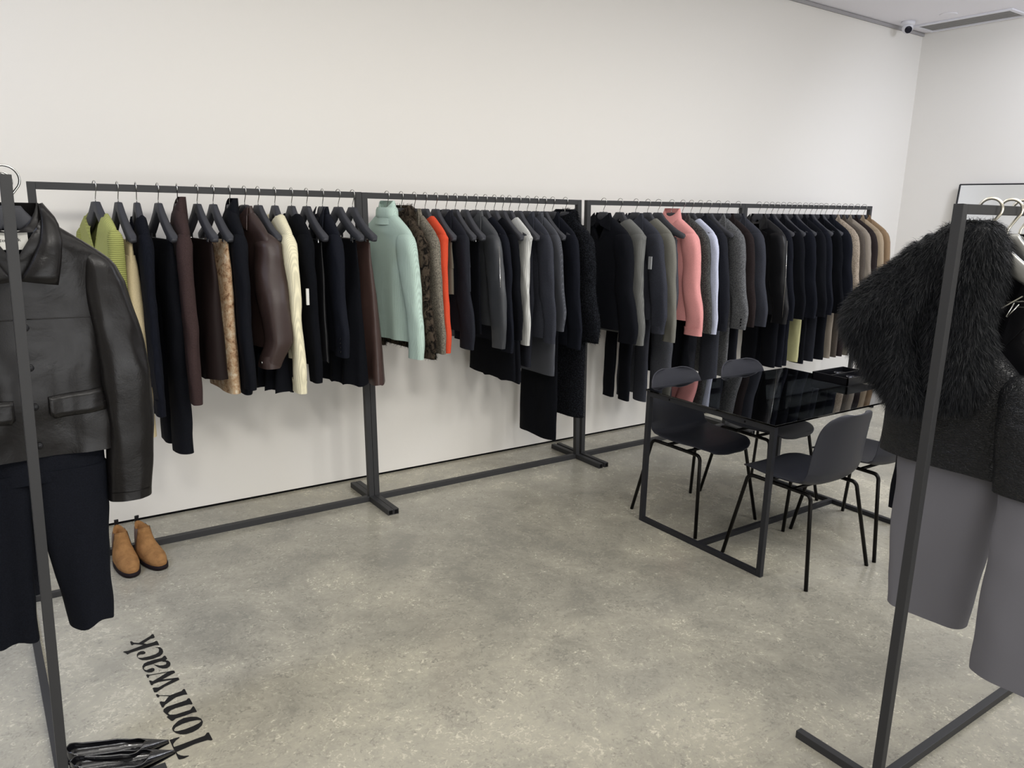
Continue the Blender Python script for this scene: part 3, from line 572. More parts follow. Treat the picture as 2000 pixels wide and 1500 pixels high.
hang(3, 4.73, 3, 't', P + 'under the graphite blazer at the third rack end', M['charcoal'], 'blazer', 'graphite grey blazer, last on the third rack', 'blazer', hem=.90, sl=.84, t=.065, neck=(.08, .12, .02), collar='lapel', cw=.14, sw=.16, seed=52)
# suit trousers that show below the blazers of rack three
def under(x, m, label, zb, hw=.15, seed=0, name='trousers', cat='trousers', grp=3, kind='pants', **k):
    g = bottom(x, 3, m, name, label, cat, kind=kind, zt=1.44, zb=zb, hw=hw, t=.04, seed=seed, group='garments hung under the jackets', **k); g.location.z += zoff(x); return g
under(3.60, M['black_wool'], 'narrow black trousers showing below the mid-grey ribbed sweater', .38, .12, 60, legw=.125)
under(3.745, M['charcoal'], 'charcoal trousers showing below the charcoal long-collar shirt', .36, .14, 61)
under(4.08, M['black_soft'], 'black long dress bottom showing below the pink coat', .5, .16, 62, name='long_skirt', cat='skirt', kind='skirt', hemhw=.21)
under(4.56, M['herringbone'], 'grey herringbone suit trousers below the matching blazer', .45, .15, 63)
under(4.665, M['charcoal2'], 'dark charcoal suit trousers below the brown-black blazer', .45, .15, 64)
# --- rack four
hang(4, 4.972, 5, 't', P + 'under the black leather blazer by the post', M['black_leather'], 'leather_blazer', 'black leather blazer with glossy sleeve, first on the corner rack', 'blazer', hem=.90, sl=.84, t=.065, neck=(.08, .14, .02), collar='lapel', cw=.13, sw=.16, zip_=True, seed=70)
dk = [(5.058, 't', 'ink'), (5.128, 'b', 'black_plain'), (5.198, 't', 'black_wool'), (5.268, 'b', 'ink'), (5.343, 't', 'ink'), (5.408, 'b', 'pistachio'), (5.474, 't', 'black_wool'),
      (5.552, 't', 'ink'), (5.626, 'b', 'charcoal2'), (5.694, 't', 'black_soft'), (5.762, 'b', 'black_wool'), (5.83, 't', 'ink')]
ORD = ['first', 'second', 'third', 'fourth', 'fifth', 'sixth', 'seventh']
nt = nb_ = 0
for i, (x, kd, mk) in enumerate(dk):
    if kd == 't':
        o_ = ORD[nt]; nt += 1
        hang(4, x, 3, 't', P + 'under the %s black blazer right of the leather blazer' % o_, M[mk], 'blazer', '%s plain black blazer counted rightward from the glossy leather blazer' % o_, 'blazer', hem=.90 + .01 * (i % 3), sl=.86 + .012 * (i % 2), t=.052, neck=(.08, .12, .02), collar='lapel', cw=.125, sw=.15, buttons=3 if i % 4 == 1 else 0, seed=71 + i)
    elif mk == 'pistachio':
        hang(4, x, 3, 'b', P + 'and clips holding the pistachio trousers', M[mk], 'trousers', 'pale pistachio green trousers among the black clothes of the corner rack', 'trousers', zb=.48, hw=.15, legw=.17, t=.05, seed=71 + i)
    else:
        o_ = ORD[nb_]; nb_ += 1
        hang(4, x, 3, 'b', P + 'and clips, %s clip hanger right of the leather blazer' % o_, M[mk], 'trousers', '%s dark trousers counted rightward from the glossy leather blazer' % o_, 'trousers', zb=.46, hw=.15, legw=.16, t=.045, seed=71 + i)
for i, (x, mk, ds, hs) in enumerate(((5.93, 'oat', 'marled oat beige blazer with dark cuff button', 'marled oat beige blazer'), (6.01, 'umber', 'dark umber brown blazer behind the oat one', 'dark umber blazer'), (6.10, 'stone', 'stone grey beige blazer on the corner rack', 'stone grey beige blazer'),
                             (6.19, 'mocha', 'very dark mocha blazer between two beige ones', 'very dark mocha blazer'), (6.285, 'khaki', 'light khaki beige coat second from the corner', 'light khaki coat'), (6.385, 'camel', 'camel brown coat nearest the room corner', 'camel brown coat'))):
    hang(4, x, 3, 't', P + 'under the ' + hs, M[mk], 'blazer' if i < 4 else 'coat', ds, 'blazer' if i < 4 else 'coat', hem=.88, sl=.85, t=.062, neck=(.08, .12, .02), collar='lapel', cw=.13, sw=.155, buttons=2 if i == 0 else 0, btnm=M['button_horn'], seed=90 + i)
under(5.235, M['ink'], 'ink black trousers showing right of the leather blazer hem', .45, .15, 100)
under(5.51, M['black_plain'], 'plain black trousers showing right of the pistachio pair', .45, .15, 101)
under(5.875, M['stone'], 'stone beige trousers peeking before the oat blazer', .46, .15, 102)
under(5.97, M['umber'], 'dark umber trousers under the oat blazer', .46, .15, 103)
under(6.055, M['mocha'], 'dark mocha trousers between umber and taupe pairs', .46, .15, 104)
under(6.145, M['taupe'], 'taupe trousers rightmost below the corner rack blazers', .46, .15, 105)
GLYPHS=[
('T',[[(0.3415,2.3356),(0.3602,2.3349),(0.3703,2.3333),(0.3703,2.3293),(0.3576,2.322),(0.3474,2.3094),(0.3461,2.299),(0.3475,2.2934),(0.3758,2.2941),(0.4056,2.2957),(0.4392,2.2969),(0.448,2.3077),(0.4537,2.3057),(0.4551,2.2637),(0.4502,2.262),(0.4418,2.2707),(0.4057,2.2731),(0.3512,2.2659),(0.3481,2.2655),(0.349,2.255),(0.355,2.2435),(0.3632,2.235),(0.3762,2.2288),(0.3755,2.2256),(0.3607,2.223),(0.3496,2.2257),(0.3462,2.2294)]]),
('o',[[(0.36,2.3898),(0.3669,2.4024),(0.3845,2.4186),(0.4035,2.4239),(0.424,2.4184),(0.4412,2.4059),(0.45,2.3886),(0.4505,2.369),(0.4435,2.3529),(0.43,2.3412),(0.4109,2.3351),(0.3917,2.3359),(0.3761,2.3443),(0.3653,2.3596),(0.3597,2.3749),(0.36,2.3898),(0.3629,2.3779),(0.3649,2.3705),(0.3736,2.3659),(0.394,2.3628),(0.4193,2.3651),(0.4384,2.3699),(0.4471,2.3764),(0.446,2.3831),(0.4375,2.3896),(0.4153,2.3952),(0.3938,2.3953),(0.3713,2.3893),(0.3629,2.3779)]]),
('n',[[(0.3539,2.495),(0.3572,2.5074),(0.3678,2.5152),(0.3862,2.5162),(0.4309,2.5174),(0.4383,2.5258),(0.4431,2.522),(0.4445,2.4861),(0.4412,2.4834),(0.4341,2.4891),(0.3923,2.4921),(0.3752,2.4885),(0.3649,2.4772),(0.3689,2.4657),(0.3851,2.457),(0.4306,2.4565),(0.4386,2.4677),(0.4433,2.4721),(0.4454,2.4652),(0.4466,2.4335),(0.4335,2.4365),(0.4093,2.4342),(0.3807,2.4351),(0.3702,2.4272),(0.3657,2.4315),(0.3569,2.4592),(0.3631,2.4634),(0.3574,2.4802)]]),
('y',[[(0.3507,2.6052),(0.3556,2.6067),(0.361,2.5955),(0.3906,2.5757),(0.4292,2.58),(0.4367,2.5889),(0.4408,2.5855),(0.4414,2.5488),(0.4311,2.5535),(0.4048,2.5532),(0.3879,2.5432),(0.3659,2.5293),(0.3592,2.5178),(0.3543,2.5209),(0.353,2.5544),(0.3575,2.5571),(0.3678,2.5486),(0.3863,2.5727),(0.3603,2.5921),(0.357,2.5858),(0.3527,2.5855)]]),
('w',[[(0.3439,2.7462),(0.3482,2.7479),(0.3544,2.7409),(0.4114,2.7273),(0.4275,2.7245),(0.4336,2.7206),(0.4339,2.7048),(0.4184,2.6999),(0.3871,2.6863),(0.4138,2.6765),(0.4369,2.669),(0.4374,2.6526),(0.4072,2.6433),(0.3858,2.6372),(0.3648,2.6242),(0.3571,2.6181),(0.3487,2.6222),(0.3486,2.6513),(0.3528,2.6528),(0.3659,2.6444),(0.4159,2.6664),(0.3734,2.6778),(0.3555,2.6751),(0.3511,2.6688),(0.3476,2.6716),(0.3462,2.7039),(0.3494,2.7047),(0.3568,2.6936),(0.3784,2.705),(0.4105,2.7228),(0.3569,2.7355),(0.3527,2.7347),(0.3486,2.7227),(0.3453,2.7233)]]),
('a',[[(0.3762,2.7673),(0.373,2.7573),(0.364,2.7526),(0.3527,2.7583),(0.3443,2.7727),(0.3409,2.7929),(0.3427,2.8101),(0.3507,2.8265),(0.3626,2.8313),(0.3824,2.8327),(0.413,2.8306),(0.422,2.8407),(0.4265,2.8379),(0.4281,2.813),(0.4206,2.8074),(0.41,2.8072),(0.3977,2.8089),(0.3775,2.8056),(0.3637,2.8058),(0.3526,2.8052),(0.3449,2.7964),(0.3455,2.7839),(0.351,2.7759),(0.3606,2.7803),(0.369,2.781),(0.3756,2.7753)],[(0.4103,2.8086),(0.4206,2.8074),(0.4281,2.7988),(0.4322,2.7836),(0.431,2.7704),(0.4256,2.757),(0.4145,2.7504),(0.4016,2.7556),(0.3895,2.7724),(0.3821,2.7925),(0.3776,2.8061),(0.3853,2.7945),(0.3956,2.7829),(0.4072,2.7774),(0.4164,2.7783),(0.4203,2.7875),(0.4185,2.7962),(0.4092,2.803)]]),
('c',[[(0.4065,2.9192),(0.4208,2.9102),(0.426,2.8919),(0.4252,2.8711),(0.4191,2.8555),(0.4073,2.8454),(0.3839,2.8412),(0.3648,2.844),(0.3496,2.8528),(0.3408,2.8672),(0.3371,2.887),(0.3391,2.9034),(0.3459,2.9152),(0.355,2.9191),(0.3642,2.9149),(0.3694,2.9034),(0.3661,2.8926),(0.3589,2.8917),(0.3514,2.8971),(0.3426,2.8947),(0.339,2.8858),(0.341,2.8766),(0.3524,2.8693),(0.3771,2.8663),(0.3987,2.8685),(0.4103,2.8773),(0.4149,2.8941),(0.4138,2.9079),(0.4073,2.9154)]]),
('k',[[(0.2987,2.9502),(0.3052,2.9516),(0.3158,2.9474),(0.3703,2.9591),(0.4066,2.9596),(0.4177,2.9645),(0.4211,2.9589),(0.4216,2.9264),(0.4106,2.9334),(0.3991,2.934),(0.3242,2.929),(0.3182,2.9264),(0.3098,2.9214),(0.3057,2.936)],[(0.333,3.0133),(0.339,3.0101),(0.3439,2.9955),(0.3586,2.9841),(0.4059,3.0136),(0.4121,3.0237),(0.4176,3.0212),(0.4181,2.9953),(0.4142,2.9898),(0.402,2.9917),(0.3739,2.972),(0.3821,2.961),(0.3897,2.9548),(0.3718,2.9595),(0.358,2.9719),(0.3429,2.9849),(0.3348,2.979),(0.3323,2.99)]]),
]
# ---------------------------------------------------------------- left foreground rack: leather jacket and trousers
LRZ = R(90)
def lplace(o): return o
jy = 2.40; jx = .082
H_BIG = make_hanger(False, None, .003, 1.5, .205); H_BIG.location = (jx, jy, ZR); H_BIG.rotation_euler = (0, 0, LRZ); used_flag['t'] = True
h = H_BIG; tag(h,  'black wide hanger inside the black leather jacket on the left foreground rack', 'hanger', 'hangers on the left foreground rack'); h.location.z -= .012
mat('jacket_leather', '#1b1919', .32, 'leather', spec=.32, scale=1.3); mat('lining', '#12141f', .7); JL = M['jacket_leather']
jk = empty('leather_jacket', (jx, jy, ZR), LRZ, label='large black leather jacket with flap pockets in the left foreground', cat='jacket', group=None)
rows = [(1.612, -.078, .078, .075, 0), (1.592, -.105, .105, .085, 0), (1.560, -.150, .150, .09, 0), (1.53, -.192, .192, .088, 0), (1.505, -.222, .222, .08, 0), (1.47, -.222, .222, .08, 0),
        (1.40, -.200, .200, .095, 0), (1.30, -.195, .195, .11, 0), (1.15, -.195, .195, .12, .0), (.975, -.200, .200, .13, .0)]
V, F = loft(rows, 64, .014, (.008, 17, .6), .014, 111, neck=(.072, .115, .01)); body = cloth('body', JL, jk, V, F)
V, F = loft([(1.585, -.07, .07, .05, .005), (1.50, -.12, .12, .05, .005), (1.42, -.13, .13, .05, .005)], 30, .02, (0, 1, 0), .001, 3, neck=(.062, .10, .01)); cloth('lining', M['lining'], jk, V, F)
for s in (1, -1):
    rr = [(1.530, .150, .185, .03, 0), (1.518, .150, .206, .05, 0), (1.503, .152, .224, .068, 0), (1.485, .152, .238, .078, -.001), (1.44, .152, .257, .090, -.003), (1.33, .158, .281, .103, -.007), (1.20, .168, .299, .112, -.011), (1.05, .172, .300, .112, -.015), (.93, .168, .290, .102, -.019), (.815, .162, .276, .092, -.022)]
    if s < 0: rr = [(z, -b2, -a2, t2, w2) for z, a2, b2, t2, w2 in rr]
    V, F = loft(rr, 40, .014, (.003, 22, s), .009, 120 + s, top='cap'); sl = cloth('sleeve', JL, jk, V, F)
    mb = MB(); ring = []
    for k in range(25):
        a = math.pi * (k / 24) ; ring.append((-.055 * math.sin(a) * .9 - .004, -s * (.205 + .045 * math.cos(a) * .0 + .035 * (k / 24 - .5) * 1.6), 1.47 + .03 * math.sin(a) - .06 * abs(k / 24 - .0) * .2 - ZR))
    # cuff hem seam
    V, F = loft([(.842, s * .219 - .0575, s * .219 + .0575, .0975, -.0218), (.839, s * .219 - .0575, s * .219 + .0575, .0975, -.0218)], 32, .01, (0, 1, 0), 0, 1, bottom='none', top='open'); cloth('cuff_seam', JL, sl, V, F)
# collar: stand plus two long points
collar_stand(jk, JL, 1.585, 1.648, .092, .070, .095, .06, dip=.06)
for s in (1, -1):
    # curved leaf, gridded so that it rolls over the neck
    Vv = []; Ff = []; nu, nv = 10, 8
    inner = [(.070, 1.645, -.006), (.070, 1.60, -.040), (.060, 1.55, -.058), (.036, 1.50, -.066), (.006, 1.452, -.070)]
    outer = [(.078, 1.648, .004), (.106, 1.604, -.036), (.110, 1.555, -.058), (.103, 1.50, -.066), (.090, 1.440, -.070)]
    for i in range(nu + 1):
        t = i / nu * 4; k = min(3, int(t)); f = t - k
        a = [inner[k][j] + (inner[k + 1][j] - inner[k][j]) * f for j in range(3)]; b2 = [outer[k][j] + (outer[k + 1][j] - outer[k][j]) * f for j in range(3)]
        for j in range(nv + 1):
            q = j / nv; u = a[0] + (b2[0] - a[0]) * q; z = a[1] + (b2[1] - a[1]) * q; w = a[2] + (b2[2] - a[2]) * q - .008 * math.sin(math.pi * q) - .003 * noise.noise(Vector((u * 30, z * 30, s)))
            Vv.append((w, -s * u, z - ZR))
    for i in range(nu):
        for j in range(nv): Ff.append((i * (nv + 1) + j, i * (nv + 1) + j + 1, (i + 1) * (nv + 1) + j + 1, (i + 1) * (nv + 1) + j))
    o = cloth('collar_flap', JL, jk, Vv, Ff); md = o.modifiers.new('t', 'SOLIDIFY'); md.thickness = .004; md.offset = 0
def front_w(u, z, d=.002):                             # depth of the jacket front at (u,z)
    best = -.06; bd = 9
    for v in body.data.vertices:
        if v.co.x < 0:
            e = (v.co.y + u) ** 2 + (v.co.z + ZR - z) ** 2
            if e < bd: bd = e; best = v.co.x
    return best - d
for s in (1, -1):
    n = 14; Vv = []; Ff = []
    for i in range(n + 1):
        u = .040 + .135 * i / n; zt = 1.142 + .010 * i / n; zb = zt - .062 + (.012 if i in (0,) else 0)
        for j in range(5):
            q = j / 4; z = zt + (zb - zt) * q; Vv.append((front_w(s * u, z, .004 + .004 * q), -s * u, z - ZR))
    for i in range(n):
        for j in range(4): Ff.append((i * 5 + j, i * 5 + j + 1, i * 5 + j + 6, i * 5 + j + 5))
    o = cloth('pocket_flap', JL, jk, Vv, Ff); md = o.modifiers.new('t', 'SOLIDIFY'); md.thickness = .004; md.offset = 0
    pts = [(front_w(s * u, 1.352 - .004 * abs(u) * 10, .0012), -s * u, 1.352 - .02 * u - ZR) for u in [.012 + .165 * k / 12 for k in range(13)]]
    MB().tube(pts, .0016, 6).build('yoke_seam', JL, jk, True)
pts = [(front_w(-.012, z, .0015), .012, z - ZR) for z in [1.47 - .49 * k / 20 for k in range(21)]]
MB().tube(pts, .0022, 6).build('front_edge', JL, jk, True)
for z in (1.33, 1.225, 1.12, 1.01):
    MB().disc((front_w(.006, z, .001), -.006, z - ZR), (-1, 0, 0), .0095, .005).build('button', M['button_black'], jk, True)
# woven neck label with the shop lettering
lab = MB().box(-.0345, -.033, -.036, .040, 1.530 - ZR, 1.578 - ZR).build('neck_label', M['white_tag'], jk)
GLYPHMARK = 0
def glyph_mesh(polys, to3d, th=.0006):
    bm = bmesh.new()
    for poly in polys:
        vs = [bm.verts.new(to3d(p)) for p in poly]
        es = [bm.edges.new((vs[i], vs[(i + 1) % len(vs)])) for i in range(len(vs))]
        bmesh.ops.triangle_fill(bm, edges=es, use_beauty=True)
    me = bpy.data.meshes.new('letter'); bm.to_mesh(me); bm.free(); return me
inkm = mat('black_vinyl', '#17171a', .5)
for nme, polys in GLYPHS:
    me = glyph_mesh(polys, lambda p: (-.0350, -(((p[1] - 2.63) / .68) * .040 - .0035), 1.5535 + (.39 - p[0]) / .68 * .047 - ZR)); me.materials.append(inkm)
    o = bpy.data.objects.new('letter', me); COL.objects.link(o); o.parent = lab
# black wide trousers under the jacket
tr = empty('trousers', (jx, jy, ZR), LRZ, label='wide black trousers hanging below the leather jacket in the left foreground', cat='trousers', group=None)
mat('trouser_black', '#151821', .85, 'wool', spec=.2)
TB = M['trouser_black']
V, F = loft([(1.02, -.17, .165, .08, .0), (.90, -.175, .165, .09, 0)], 40, .02, (.004, 40, 0), .003, 130, bottom='none', top='hem'); cloth('waist', TB, tr, V, F)
for a0, a1, b0, b1, c0, c1, zb, sd, ww in ((-.02, .168, -.012, .156, .030, .147, .445, 131, 0), (-.175, -.02, -.16, -.036, -.150, -.046, .440, 132, 0)):
    V, F = loft([(.93, a0, a1, .095, ww), (.80, b0 - .01, b1 + .008, .10, ww), (.62, (b0 + c0) / 2, (b1 + c1) / 2, .10, ww), (zb, c0, c1, .095, ww)], 40, .016, (.010, 62, sd), .005, sd, top='cap', hemwave=.007)
    cloth('leg', TB, tr, V, F)
tr2 = bottom(jx - .0, 90, M['charcoal2'], 'trousers', 'dark grey trousers seen behind the wide black pair at left', 'trousers', zb=.53, hw=.13, legw=.10, hemhw=.085, t=.05, seed=133, y=2.52, rz=LRZ)
h2 = place_hanger(jx, 2.52, LRZ, True, 'black clip hanger behind the leather jacket on the left foreground rack', 'hangers on the left foreground rack'); h2.location.z -= .015
tr2.location.z -= .015
h3 = place_hanger(jx - .003, 2.60, LRZ, False, 'third hanger back on the left foreground rack, with the black sweater', 'hangers on the left foreground rack'); h3.location.z -= .015
g = top(jx - .003, 90, M['black_wool'], 'sweater', 'black sweater third from the front on the left foreground rack', 'sweater', hem=.95, sl=.92, t=.05, hw=.2, outc=.0, seed=134, y=2.60, rz=LRZ); g.location.z -= .015
# ---------------------------------------------------------------- right foreground rack
RYY = 1.03; RR = 'hangers on the right foreground rack'
H_SIL = make_hanger(False, creamm, .0042, 1.25, .20, mat('satin_grey_hanger', '#8d8d8a', .3, metal=.85)); H_SIL.location = (2.300, RYY, ZR - .028); H_SIL.rotation_euler = (0, 0, R(12)); tag(H_SIL, 'hanger with thick pale metal hook carrying the black fur', 'hanger', RR)
s2 = copy_tree(H_SIL); s2.location.x = 2.42; tag(s2, 'hanger with thick pale metal hook, second on the right rack', 'hanger', RR)
s3 = copy_tree(H_SIL); s3.location.x = 2.50; tag(s3, 'hanger with pale metal hook, third on the right rack', 'hanger', RR)
mat('fur_black', '#26282c', .42, spec=.55); FB = M['fur_black']
def zyloft(rows, x0, n=44, step=.02, **k):            # rows given as (z, yleft(high y), yright(low y), thickness, w) relative to RYY
    return loft([(z, RYY - yl, RYY - yr, t, w) for z, yl, yr, t, w in rows], n, step, **k)
fc = empty('fur_jacket', (2.27, RYY, ZR), 0, label='shaggy long-haired black fur jacket in the right foreground', cat='fur jacket', group=None)
bodyrows = [(1.655, 1.075, 1.00, .08, 0), (1.64, 1.12, .990, .11, 0), (1.60, 1.15, .975, .14, 0), (1.52, 1.16, .965, .16, 0), (1.43, 1.15, .985, .15, 0), (1.30, 1.13, .965, .16, 0), (1.22, 1.11, .965, .14, 0), (1.16, 1.09, .985, .10, 0), (1.135, 1.07, 1.01, .05, 0)]
V, F = zyloft(bodyrows, 0, fold=(.016, 34, 0), bump=.022, seed=141, bottom='cap', top='cap')
furmesh('body', FB, fc, V, F, count=60000, length=.032, width=.00055, down=.75, out=.6, jit=.75, seed=141)
slrows = [(1.615, 1.175, 1.09, .06, -.0), (1.57, 1.215, 1.08, .10, -.01), (1.50, 1.285, 1.08, .13, -.02), (1.43, 1.345, 1.10, .15, -.03), (1.37, 1.365, 1.12, .16, -.035), (1.29, 1.335, 1.12, .16, -.035), (1.21, 1.275, 1.11, .15, -.03), (1.14, 1.21, 1.09, .12, -.02), (1.105, 1.17, 1.10, .07, -.02)]
V, F = zyloft(slrows, 0, fold=(.022, 26, 1), bump=.024, seed=142, bottom='cap', top='cap')
furmesh('sleeve', FB, fc, V, F, count=60000, length=.034, width=.00055, down=.55, out=.7, jit=.75, seed=142)
# grained leather jacket with its hem showing below the fur
mat('grain_black', '#232427', .36, 'grain', spec=.5); GL = M['grain_black']
lj = empty('leather_jacket', (2.33, RYY, ZR), 0, label='grained black leather jacket with hem showing below the fur, right foreground', cat='jacket', group=None)
V, F = zyloft([(1.56, 1.10, 1.03, .06, .0), (1.50, 1.15, 1.03, .08, .0), (1.38, 1.19, 1.02, .10, 0), (1.30, 1.21, .96, .10, 0), (1.24, 1.22, .90, .10, 0), (1.12, 1.258, .85, .11, 0), (.945, 1.262, .80, .12, -.0)], 0, n=60, step=.015, fold=(.004, 16, 0), bump=.008, seed=150, top='cap')
cloth('body', GL, lj, V, F)
V, F = zyloft([(1.24, .93, .88, .05, .0), (1.20, .935, .82, .09, -.015), (1.12, .925, .76, .11, -.03), (1.05, .915, .74, .11, -.035), (.925, .90, .73, .105, -.04)], 0, n=40, step=.015, fold=(.003, 20, 0), bump=.006, seed=151, top='cap')
cloth('sleeve', GL, lj, V, F)
lj2 = bottom(0, 0, M['grey_trousers'], 'wide_trousers', 'wide grey trousers hanging below the grained leather jacket at right', 'trousers', zt=1.42, zb=.45, hw=.17, legw=.18, seed=155, y=RYY)
for c in [q for q in bpy.data.objects if q.parent == lj2]: bpy.data.objects.remove(c)
lj2.location = (2.36, RYY, ZR); GT = M['grey_trousers']
V, F = zyloft([(1.42, 1.17, 1.00, .03, 0), (1.385, 1.17, 1.00, .03, 0)], 0, n=40, top='hem', bump=.001, seed=158); cloth('waistband', GT, lj2, V, F)
V, F = zyloft([(1.388, 1.17, 1.00, .032, 0), (1.25, 1.18, .985, .05, 0), (1.10, 1.19, .93, .07, 0)], 0, n=40, step=.02, fold=(.004, 20, 0), bump=.004, seed=159); cloth('seat', GT, lj2, V, F)
V, F = zyloft([(1.12, 1.20, 1.0, .08, 0), (.93, 1.215, .905, .10, 0), (.75, 1.205, .915, .11, 0), (.58, 1.19, .930, .11, 0), (.445, 1.178, .945, .11, 0)], 0, n=50, step=.02, fold=(.008, 14, 0), bump=.008, seed=156, top='cap', hemwave=.0); cloth('leg', GT, lj2, V, F)
V, F = zyloft([(1.12, .98, .80, .08, -.02), (.93, .895, .70, .10, -.05), (.75, .885, .66, .11, -.07), (.58, .880, .62, .12, -.08), (.40, .872, .60, .12, -.09)], 0, n=50, step=.02, fold=(.006, 14, 2), bump=.008, seed=157, top='cap'); cloth('leg', GT, lj2, V, F)
# glossy jacket and clip hanger just behind, cut by the frame edge
gj = top(2.47, 8, mat('gloss_leather', '#1a1a1d', .22, 'leather', spec=.7), 'glossy_jacket', 'glossy black jacket with pale highlights at the right photo edge', 'jacket', hem=1.15, sl=1.0, t=.07, neck=(.08, .1, .02), collar='lapel', hw=.2, outc=0, seed=160, y=RYY); gj.location.z -= .03
kt = top(2.60, 5, M['black_wool'], 'jacket', 'dull black jacket behind the glossy one at the right photo edge', 'jacket', hem=.8, sl=.7, t=.06, hw=.22, outc=.02, seed=161, y=RYY); kt.location.z -= .03
ch = empty('clip_hanger', (2.385, .933, 1.437), R(10), label='silver metal clip of a trouser hanger at the right photo edge', cat='hanger', group=None)
mb = MB(); mb.tube([(0, .05, 0), (0, .0, .006), (0, -.16, .006)], .0022, 8); mb.tube([(.012, .03, -.012), (.012, -.16, -.012)], .0022, 8); mb.build('bar', M['silver'], ch, True)
jaw = MB().add([(-.02, .058, -.016), (-.004, .058, -.016), (-.004, .012, .022), (-.02, .012, .022), (-.017, .057, -.019), (-.001, .057, -.019), (-.001, .011, .019), (-.017, .011, .019)], [(0, 1, 2, 3), (7, 6, 5, 4), (0, 4, 5, 1), (1, 5, 6, 2), (2, 6, 7, 3), (3, 7, 4, 0)]).build('clip', M['silver'], ch)
MB().tube([(-.01, .03, .0), (-.008, .045, -.04), (-.004, .043, -.041), (-.001, .02, -.004)], .0018, 6).build('spring', M['silver'], jaw, True)
# ---------------------------------------------------------------- glass table
steel = mat('table_black_steel', '#2e2f34', .42, 'paint', spec=.45)
tb = empty('glass_table', (3.46, 2.44, 0), 0, label='rectangular table with dark smoked glass top and thin black steel frame', cat='table')
X0, X1, Y0, Y1, TT = 2.868 - 3.46, 4.05 - 3.46, 2.045 - 2.44, 2.855 - 2.44, .025
for xx in (X0, X1 - TT):
    for yy in (Y0, Y1 - TT): MB().box(xx, xx + TT, yy, yy + TT, 0, .733).build('leg', steel, tb, bevel=.0015)
    MB().box(xx + .0, xx + TT, Y0 + TT, Y1 - TT, .0, TT).build('floor_rail', steel, tb, bevel=.0015)
    er = MB().box(xx, xx + TT, Y0 + TT, Y1 - TT, .708, .733).build('end_rail', steel, tb, bevel=.0015)
    if xx < 0:
        for yy in (Y1 - .165, Y0 + .165): MB().disc((X0 + .0002, yy, .7205), (-1, 0, 0), .0055, .0012).build('bolt_hole', dark, er)
MB().box(X0 + TT, X1 - TT, -.0125, .0125, 0, TT).build('stretcher', steel, tb, bevel=.0015)
for yy in (Y1 - .165, Y0 + .165): MB().box(X0 + TT, X1 - TT, yy - .0125, yy + .0125, .708, .733).build('cross_bar', steel, tb, bevel=.0015)
N = NT('smoked_glass'); b = N.b; b.inputs['Base Color'].default_value = srgb('#3a3f44'); b.inputs['Transmission Weight'].default_value = 1; b.inputs['Roughness'].default_value = .01; b.inputs['IOR'].default_value = 1.5; b.inputs['Specular IOR Level'].default_value = .7
MB().box(X0 - .006, X1 + .006, Y0 - .006, Y1 + .006, .7345, .743).build('glass_top', N.m, tb, bevel=.0015)
# tray on the table
trm = mat('tray_black', '#121318', .35, spec=.5)
ty = empty('jewellery_tray', (4.05, 2.457, .7435), R(0), label='black two-compartment tray standing on the glass table', cat='tray')
W2, D2, HT = .15, .112, .045
mb = MB(); mb.box(-W2, W2, -D2, D2, 0, .006); mb.build('tray_base', trm, ty)
mb = MB()
for a in ((-W2, W2, -D2, -D2 + .007), (-W2, W2, D2 - .007, D2), (-W2, -W2 + .007, -D2, D2), (W2 - .007, W2, -D2, D2)): mb.box(a[0], a[1], a[2], a[3], .004, HT)
mb.build('rim', trm, ty)
MB().box(-.15 + .007, .15 - .007, -.004, .004, .004, HT - .001).build('divider', trm, ty)
ty.rotation_euler = (0, 0, R(0))
def bowl(x, y, r):
    o = empty('black_dish', (x, y, .751), 0); pr = [(.0, .0), (r * .6, .0), (r * .9, .010), (r, .022), (r * .94, .022), (r * .82, .011), (r * .5, .005), (0, .004)]
    V = []; F = []; n = 28
    for a, z in pr:
        for k in range(n): q = 2 * math.pi * k / n; V.append((math.cos(q) * max(a, .0005), math.sin(q) * max(a, .0005), z))
    for i in range(1, len(pr)):
        for k in range(n): F.append(((i - 1) * n + k, (i - 1) * n + (k + 1) % n, i * n + (k + 1) % n, i * n + k))
    bpy.data.objects.remove(o); mb = MB(); mb.add(V, F); o = mb.build('black_dish', mat('dish_gloss', '#1c1d22', .15, spec=.6), None, True, loc=(x, y, .751)); return o
tag(bowl(4.05, 2.402, .045), 'round glossy black dish in the near tray compartment', 'dish', 'dishes in the tray'); tag(bowl(4.09, 2.512, .04), 'round glossy black dish in the far tray compartment', 'dish', 'dishes in the tray')
V = [];
mb = MB(); mb.tube([(.016 * math.cos(q), .016 * math.sin(q) * .9, .014 * math.sin(q * .5)) for q in [k * 2 * math.pi / 20 for k in range(21)]], .0035, 8); o = mb.build('silver_ring', M['silver'], None, True, loc=(3.955, 2.512, .758)); tag(o, 'silver ring lying in the far tray compartment', 'ring')
